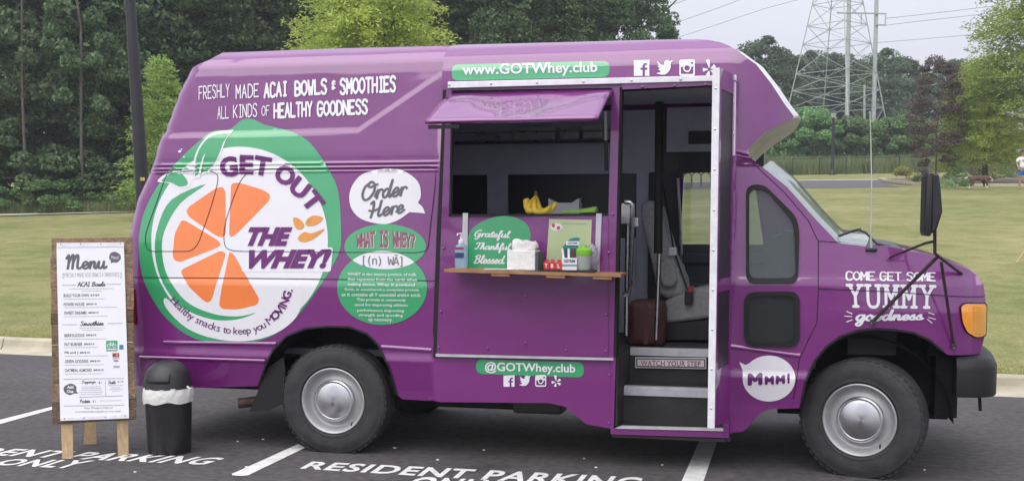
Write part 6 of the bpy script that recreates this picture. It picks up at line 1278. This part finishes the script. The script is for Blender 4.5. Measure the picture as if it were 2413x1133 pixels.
# ---- pylon
GALV = P('galvanised_steel', (.36, .39, .38), .55, metal=.3, var=.1, scale=2)
DP = 96.0; cpt = at_s(1963, DP); t = thing('pylon', tuple(cpt), 'grey steel lattice pylon rising beyond the fence', 'pylon')
zb_ = cpt[2]; ztop_ = float(dp(1963, 0, DP)[2]); px_m = DP/F
hw_b = 118*px_m; hw_t = 54*px_m; zB = float(dp(1963, 300, DP)[2]); sl_ = (hw_b-hw_t)/(ztop_-zB)
def leg(k, z): r_ = (hw_b + (zB - z)*sl_); a = (0, math.pi/2*1.08, math.pi, math.pi*1.5*1.02)[k] + .10; return Vector((cpt[0]+r_*math.cos(a), cpt[1]+r_*math.sin(a), z))
zT = ztop_ + 9
for k in range(4): m = MB(); m.tube([leg(k, zb_), leg(k, zT)], .058, 4); m.build('pylon_leg', GALV, t)
lv_ = [zb_] + [float(dp(1963, v, DP)[2]) for v in (258, 216, 177, 109, 66, 18, -40, -95)]
for i in range(1, len(lv_)):
    for k in range(4): m = MB(); m.tube([leg(k, lv_[i]), leg((k+1) % 4, lv_[i])], .030, 4); m.build('cross_bar', GALV, t)
for i in range(len(lv_)-1):
    z0, z1 = lv_[i], lv_[i+1]
    for k in range(4):
        a, b_, c, d = leg(k, z0), leg((k+1) % 4, z0), leg(k, z1), leg((k+1) % 4, z1)
        m = MB(); m.tube([a, d], .022, 4); m.build('brace', GALV, t); m = MB(); m.tube([b_, c], .022, 4); m.build('brace', GALV, t)
        if i in (1, 3) and k % 2: m = MB(); m.tube([(a+c)/2, (a+d)/2], .02, 3); m.build('secondary_brace', GALV, t)
# poles with crossarms
def pole(u0, v0, u1, v1, D, r_, lab, arm=None):
    b_ = at_s(u1, D); tp = dp(u0, v0, D); t = thing('utility_pole', tuple(b_), lab, 'utility pole'); m = MB(); m.tube([b_, tuple(tp)], [r_*1.25, r_], 10); m.build('pole', GALV, t, True)
    if arm:
        for (ua, va, ub, vb) in arm: m = MB(); m.tube([dp(ua, va, D-.3), dp(ub, vb, D-.3)], .075, 4); m.build('crossarm', GALV, t)
pole(2067, -60, 2053, 300, 98, .16, 'tall grey pole with crossarms right of the pylon', [(1972,31,2089,33),(2064,59,2087,60),(2087,33,2086,61),(2030,33,2029,58)])
pole(2002, -60, 1991, 300, 101, .17, 'tall grey pole standing behind the pylon lattice')
pole(2037, 200, 2034, 300, 99, .09, 'short thin post at the foot of the pylon')
# wires
WIR = P('cable', (.20, .21, .23), .6)
def wire(pts, D0, D1, lab, r_=.022):
    n = len(pts); m = MB(); q = [dp(u, v, D0+(D1-D0)*i/(n-1)) for i, (u, v) in enumerate(pts)]; m.tube(smoothp([tuple(x) for x in q], 5), r_, 4); tag(m.build('power_line', WIR), lab, 'power line', 'power lines')
wire([(1530,28),(1580,13),(1640,-8),(1700,-30)], 100, 95, 'topmost overhead wire crossing left of the pylon'); wire([(1540,72),(1640,38),(1750,-2),(1850,-45)], 100, 96, 'middle overhead wire crossing left of the pylon'); wire([(1540,108),(1680,62),(1800,22),(1900,-6),(1990,-40)], 100, 97, 'lowest overhead wire crossing left of the pylon')
wire([(2088,44),(2180,34),(2300,20),(2420,4)], 97, 90, 'upper overhead wire running right from the pole'); wire([(2088,60),(2180,49),(2300,36),(2420,24)], 97, 90, 'second overhead wire running right from the pole'); wire([(2056,102),(2180,92),(2300,82),(2420,74)], 98, 92, 'lowest overhead wire running right from the pole')
# ---- fence with posts
DFc = 85.0; t = thing('metal_fence', tuple(at_s(2100, DFc)), 'black metal fence along the far side of the path', 'fence')
us = [1741+62.5*k for k in range(13)]; fp = []
for u in us: b_ = at_s(u, DFc - (u-1800)*.006); fp.append(b_)
for b_ in fp: m = MB(); m.tube([b_, (b_[0], b_[1], b_[2]+1.26)], .035, 5); m.build('fence_post', BLKM, t)
for a, b_ in zip(fp[:-1], fp[1:]):
    for h in (1.18, .08): m = MB(); m.tube([a+np.array([0, 0, h]), b_+np.array([0, 0, h])], .020 if h > 1 else .012, 4); m.build('rail', BLKM, t)
m = MB()
for a, b_ in zip(fp[:-1], fp[1:]):
    for k in range(1, 20): q = a + (b_-a)*k/20; m.add([q+[-.005, 0, .08], q+[.005, 0, .08], q+[.005, 0, 1.18], q+[-.005, 0, 1.18]], [(0, 1, 2, 3)])
o = m.build('fence_wires', BLKM, t); o['kind'] = 'stuff'
# ---- far street lamp
b_ = at_s(1959, 84); t = thing('street_lamp', tuple(b_), 'black street lamp with a lantern head before the fence', 'street lamp'); hL = float(dp(1959, 262, 84)[2]) - b_[2]; MT = Matrix.Translation(Vector(b_))
m = MB(); m.lathe([(.22, 0), (.22, .10), (.14, .22), (.11, .4), (.095, hL-.55), (.10, hL-.52)], 14, MT); m.build('post', BLKM, t, True)
m = MB(); m.lathe([(.12, hL-.52), (.22, hL-.20), (.21, hL-.18)], 10, MT); m.build('lantern_glass', P('frosted_lantern', (.5, .5, .47), .3), t, True); m = MB(); m.lathe([(.26, hL-.18), (.16, hL-.06), (.05, hL), (.0, hL+.1)], 10, MT); m.build('lantern_cap', BLKM, t, True)
# ---- road, planted island, dirt
rd = lw(np.array([1880., 2060, 2075, 2300, 1700, 1300, 1300, 1700]), np.array([425., 424, 440, 447, 447, 447, 430, 428]), .008)
RA = P('purplish_asphalt', (.10, .09, .10), .9); q = lw(np.array([1300., 1700, 1890, 2070, 2085, 2120, 1950, 1300]), np.array([431., 429, 424, 424.5, 430, 441, 443, 446]), .01); o = mesh('road', q, [tuple(range(8))[::-1]], RA); o['kind'] = 'structure'
MUL = P('mulch', (.13, .10, .07), .95, var=.3, scale=6); q = lw(np.array([2075., 2090, 2200, 2430, 2430, 2250, 2120]), np.array([427., 421, 416, 414, 438, 436, 434]), .03); o = mesh('planting_bed', q, [tuple(range(7))[::-1]], MUL); o['kind'] = 'structure'
kb_ = bpy.data.objects.new('island_kerb', None); COL.objects.link(kb_); kb_['kind'] = 'structure'
cur = [(2068,425),(2085,429.5),(2120,433.5),(2158,436.5),(2200,438),(2260,438.5),(2330,439),(2400,439.5),(2470,440)]
for (a, b_) in zip(cur[:-1], cur[1:]):
    A = lw(a[0]+1., a[1]); Bq = lw(b_[0]-.6, b_[1]); m = MB(); dd = Vector(Bq-A).normalized(); nn3 = Vector((-dd.y, dd.x, 0))*.18; up_ = Vector((0, 0, .15)); A, Bq = Vector(A), Vector(Bq); m.add([A, Bq, Bq+nn3, A+nn3, A+up_, Bq+up_, Bq+nn3+up_, A+nn3+up_], [(0,3,2,1),(4,5,6,7),(0,1,5,4),(1,2,6,5),(2,3,7,6),(3,0,4,7)]); m.build('kerb_section', CONC, kb_)
q = [tuple(v) for v in lw(np.array([1300., 1880, 2066, 2066, 1880, 1300]), np.array([432., 424, 422.5, 424, 425.6, 433.6]), .02)]; o = mesh('kerb_strip', q, [tuple(range(6))[::-1]], CONC); o['kind'] = 'structure'
def tuft(u, v, h, w_, n, mat, lab, cat='plant', nm='ornamental_grass', size=.07):
    b2_ = lw(u, v); P_, d = clumps(6, lambda i: (rng.uniform(-w_/3, w_/3), rng.uniform(-w_/3, w_/3), h*rng.uniform(.2, .7)), w_*.2, w_*.32, n); me = leafmesh(nm, P_*1.0, rng.uniform(.6, 1.2, n)*size, d+np.array([0, 0, 1.0]), asp=.3); o = link(nm, me, mat); o.location = b2_; tag(o, lab, cat)
LY = foliage('yellow_grass', (.20, .22, .05), (.46, .45, .14), hue=.005)
tuft(2130, 431, .95, 1.3, 900, LY, 'clump of yellow-green grass at the rounded end of the island', size=.09); tuft(2165, 433, .6, .8, 500, LEAFM, 'small dark green plant beside the yellow grass clump', nm='bedding_plant'); tuft(2245, 436, 1.5, 1.1, 900, LEAFM, 'upright green plant behind the truck mirror', nm='bedding_plant')
tuft(2275, 446, .95, .9, 700, LEAFM, 'rounded green tuft before the kerb below the dog', nm='bedding_plant'); tuft(2345, 430, .8, 1.5, 900, LY, 'low yellowish plant in the bed right of the dog', nm='bedding_plant'); tuft(2375, 425, .8, 1.2, 700, LEAFM, 'dark green plant in the bed left of the person', nm='bedding_plant'); tuft(2240, 444, .5, 1.2, 500, LEAFM, 'flat green tuft at the lawn edge left of the dog', nm='bedding_plant'); tuft(2180, 420, .9, 1.0, 500, LEAFP, 'brownish shrub at the foot of the plum tree', nm='bedding_plant')
tuft(2310, 424, 1.0, 1.8, 900, LEAFP, 'rusty brown groundcover around the bright tree trunk', nm='bedding_plant'); tuft(2410, 412, .7, 1.6, 900, LEAFM, 'green bush behind the person by the fence', nm='bedding_plant')
# stakes round the plum tree
# ---- dog
def skinned(name, verts, edges, rad, mat, parent=None, sub=2, root=0):
    me = bpy.data.meshes.new(name); me.from_pydata([tuple(v) for v in verts], edges, []); o = bpy.data.objects.new(name, me); COL.objects.link(o)
    sk = o.modifiers.new('skin', 'SKIN'); 
    if not me.skin_vertices: me.attributes
    for i, r_ in enumerate(rad): me.skin_vertices[0].data[i].radius = (r_, r_) if not hasattr(r_, '__len__') else r_
    me.skin_vertices[0].data[root].use_root = True; sk.use_smooth_shade = True; sb = o.modifiers.new('sub', 'SUBSURF'); sb.levels = sub; sb.render_levels = sub; me.materials.append(mat)
    if parent is not None: o.parent = parent
    return o
def dogmat():
    m, n, b = new_mat('dog_coat'); N = n.nodes; L = n.links; t = N.new('ShaderNodeTexCoord'); sp = N.new('ShaderNodeSeparateXYZ'); L.new(t.outputs['Object'], sp.inputs[0]); z = N.new('ShaderNodeTexNoise'); z.inputs['Scale'].default_value = 5; L.new(t.outputs['Object'], z.inputs['Vector'])
    # white where x is far forward/back or low on the legs
    ab = N.new('ShaderNodeMath'); ab.operation = 'ABSOLUTE'; ad = N.new('ShaderNodeMath'); ad.operation = 'SUBTRACT'; ad.inputs[1].default_value = -.03; L.new(sp.outputs[0], ad.inputs[0]); L.new(ad.outputs[0], ab.inputs[0])
    g1 = N.new('ShaderNodeMath'); g1.operation = 'GREATER_THAN'; g1.inputs[1].default_value = .50; L.new(ab.outputs[0], g1.inputs[0])
    mz = N.new('ShaderNodeMath'); mz.operation = 'MULTIPLY_ADD'; mz.inputs[1].default_value = .25; mz.inputs[2].default_value = .03; L.new(z.outputs[0], mz.inputs[0]); g2 = N.new('ShaderNodeMath'); g2.operation = 'LESS_THAN'; L.new(sp.outputs[2], g2.inputs[0]); L.new(mz.outputs[0], g2.inputs[1])
    mxx = N.new('ShaderNodeMath'); mxx.operation = 'MAXIMUM'; L.new(g1.outputs[0], mxx.inputs[0]); L.new(g2.outputs[0], mxx.inputs[1]); mc = N.new('ShaderNodeMixRGB'); mc.inputs[1].default_value = (.10, .055, .035, 1); mc.inputs[2].default_value = (.55, .50, .42, 1); L.new(mxx.outputs[0], mc.inputs[0]); L.new(mc.outputs[0], b.inputs['Base Color']); b.inputs['Roughness'].default_value = .9; return m
dl = lw(2306, 447); dg = thing('dog', tuple(dl), 'brown and white dog standing head down on the lawn edge', 'dog')
dv_ = [(-.28,0,.52),(0,0,.53),(.26,0,.55),(.40,0,.56),(.52,0,.48),(.62,.0,.36), (-.42,0,.56),(-.55,0,.55),(-.66,0,.50),
       (-.30,.08,.42),(-.22,.08,.30),(-.36,.08,.18),(-.33,.08,.03), (-.32,-.08,.42),(-.26,-.08,.28),(-.44,-.08,.17),(-.46,-.08,.03), (.26,.08,.42),(.27,.08,.22),(.27,.08,.03), (.30,-.08,.42),(.36,-.08,.22),(.34,-.08,.03)]
de = [(0,1),(1,2),(2,3),(3,4),(4,5),(0,6),(6,7),(7,8),(0,9),(9,10),(10,11),(11,12),(0,13),(13,14),(14,15),(15,16),(2,17),(17,18),(18,19),(2,20),(20,21),(21,22)]
dr_ = [.13,.12,.15,.11,.10,.055,.05,.04,.045,.09,.06,.035,.03,.09,.06,.035,.03,.08,.04,.032,.08,.04,.032]
o = skinned('body', dv_, de, dr_, dogmat(), dg, 2, 1)
m = MB(); m.box((.47, -.12, .44), (.53, -.09, .54), bev=.01); m.box((.47, .09, .44), (.53, .12, .54), bev=.01); o = m.build('ear', P('dog_ear', (.07, .04, .028), .9), dg, True, local=True); dg.rotation_euler = (0, 0, R(12))
# ---- person, cut by the right edge of the photo
pl0 = lw(2409, 447); pe = thing('person', tuple(pl0), 'person in a white t-shirt and bright blue shorts at the right edge', 'person', rz=R(8))
SKIN_ = P('skin', (.36, .20, .13), .55); 
pv = [(0,0,.95),(0,0,1.15),(0,-.01,1.38),(0,0,1.47),(0,-.01,1.53),(0,-.02,1.64),(0,-.01,1.72), (-.10,0,.90),(-.12,-.01,.50),(-.13,.02,.10),(-.13,-.10,.04), (.10,0,.90),(.12,-.02,.50),(.13,.01,.10),(.13,-.12,.04),
      (-.19,0,1.40),(-.27,.02,1.15),(-.23,-.12,.95),(-.21,-.17,.88), (.19,0,1.40),(.27,.02,1.14),(.20,-.16,1.0),(.12,-.22,.98)]
pe_ = [(0,1),(1,2),(2,3),(3,4),(4,5),(5,6),(0,7),(7,8),(8,9),(9,10),(0,11),(11,12),(12,13),(13,14),(2,15),(15,16),(16,17),(17,18),(2,19),(19,20),(20,21),(21,22)]
pr_ = [(.14,.10),(.13,.09),(.14,.09),.07,.05,(.075,.09),(.06,.07),.085,.055,.038,(.04,.05),.085,.055,.038,(.04,.05),.06,.042,.033,.035,.06,.042,.033,.035]
skinned('body', pv, pe_, pr_, SKIN_, pe, 2, 0)
def cloth(nm, verts, edges, rad, mat): return skinned(nm, verts, edges, rad, mat, pe, 2, 0)
cloth('t_shirt', [(0,0,.93),(0,0,1.1),(0,-.01,1.28),(0,-.01,1.40),(0,0,1.455),(-.20,0,1.39),(-.275,.01,1.22),(.20,0,1.39),(.275,.01,1.22)], [(0,1),(1,2),(2,3),(3,4),(3,5),(5,6),(3,7),(7,8)], [(.19,.135),(.175,.125),(.185,.125),(.15,.11),.07,.085,.07,.085,.07], P('white_cotton', (.80, .80, .80), .85, bump=.4, bscale=12))
cloth('shorts', [(0,0,.92),(-.095,0,.82),(-.12,-.005,.60),(.095,0,.82),(.12,-.015,.60)], [(0,1),(1,2),(0,3),(3,4)], [(.17,.13),.12,.11,.12,.11], P('blue_cotton', (.01, .17, .62), .7, bump=.4, bscale=12))
bm = bmesh.new(); bmesh.ops.create_icosphere(bm, subdivisions=3, radius=1)
for v in bm.verts: v.co = Vector((v.co.x*.088, v.co.y*.10+.012, max(v.co.z, -.25 - (0 if v.co.y > 0 else -.45))*.098+1.685))
me = bpy.data.meshes.new('hair'); bm.to_mesh(me); bm.free(); me.transform(Matrix.Identity(4)); me.materials.append(P('dark_hair', (.02, .015, .012), .7)); o = bpy.data.objects.new('hair', me); COL.objects.link(o); o.parent = pe
m = MB()
for sx in (-.032, .032): m.box((sx-.01, -.112, 1.645), (sx+.01, -.10, 1.655))
m.box((-.02, -.108, 1.585), (.02, -.098, 1.592)); m.build('face_features', P('dark_feature', (.05, .02, .02), .6), pe, local=True)
for sx in (-.085, .085): m = MB(); m.box((sx-.01, -.02, 1.62), (sx+.01, .02, 1.67), bev=.004); m.build('ear', SKIN_, pe, local=True)
V, Fc = text2d('NIKE', bold=.03); emit('shirt_print', [(V, Fc, 0)], lambda V, off=0: np.stack([-.10+V[:, 0]*.085, np.full(len(V), -.147), 1.27+V[:, 1]*.10], -1), DGREYV, None).parent = pe
# ---- bicycle rack loops seen through the cab window
for k in range(3):
    p = at_s(1618+22*k, 63); m = MB(); m.tube(smoothp([(p[0]-.25, p[1], p[2]), (p[0]-.25, p[1], p[2]+.6), (p[0], p[1], p[2]+.85), (p[0]+.25, p[1], p[2]+.6), (p[0]+.25, p[1], p[2])], 4), .03, 6); tag(m.build('bike_rack_hoop', BLKM), 'dark metal bicycle hoop seen through the truck cab, %s from the left' % ORD[k], 'bike rack', 'hoops of the bike rack')
for o in bpy.data.objects:
    if o.type == 'MESH' and o.parent is not None and o.name.startswith('lens_rib'): pass
# ================================================================ AIR
hz, hn, hb_ = new_mat('haze_air'); hn.nodes.remove(hb_)
pv_ = hn.nodes.new('ShaderNodeVolumePrincipled'); pv_.inputs['Color'].default_value = (.90, .93, 1, 1); pv_.inputs['Density'].default_value = .0009; pv_.inputs['Anisotropy'].default_value = .2
hn.links.new(pv_.outputs[0], hn.nodes['Material Output'].inputs['Volume'])
m = MB(); m.box((-900, -900, -1.3), (900, 900, 40)); o = m.build('haze', hz); o['kind'] = 'stuff'
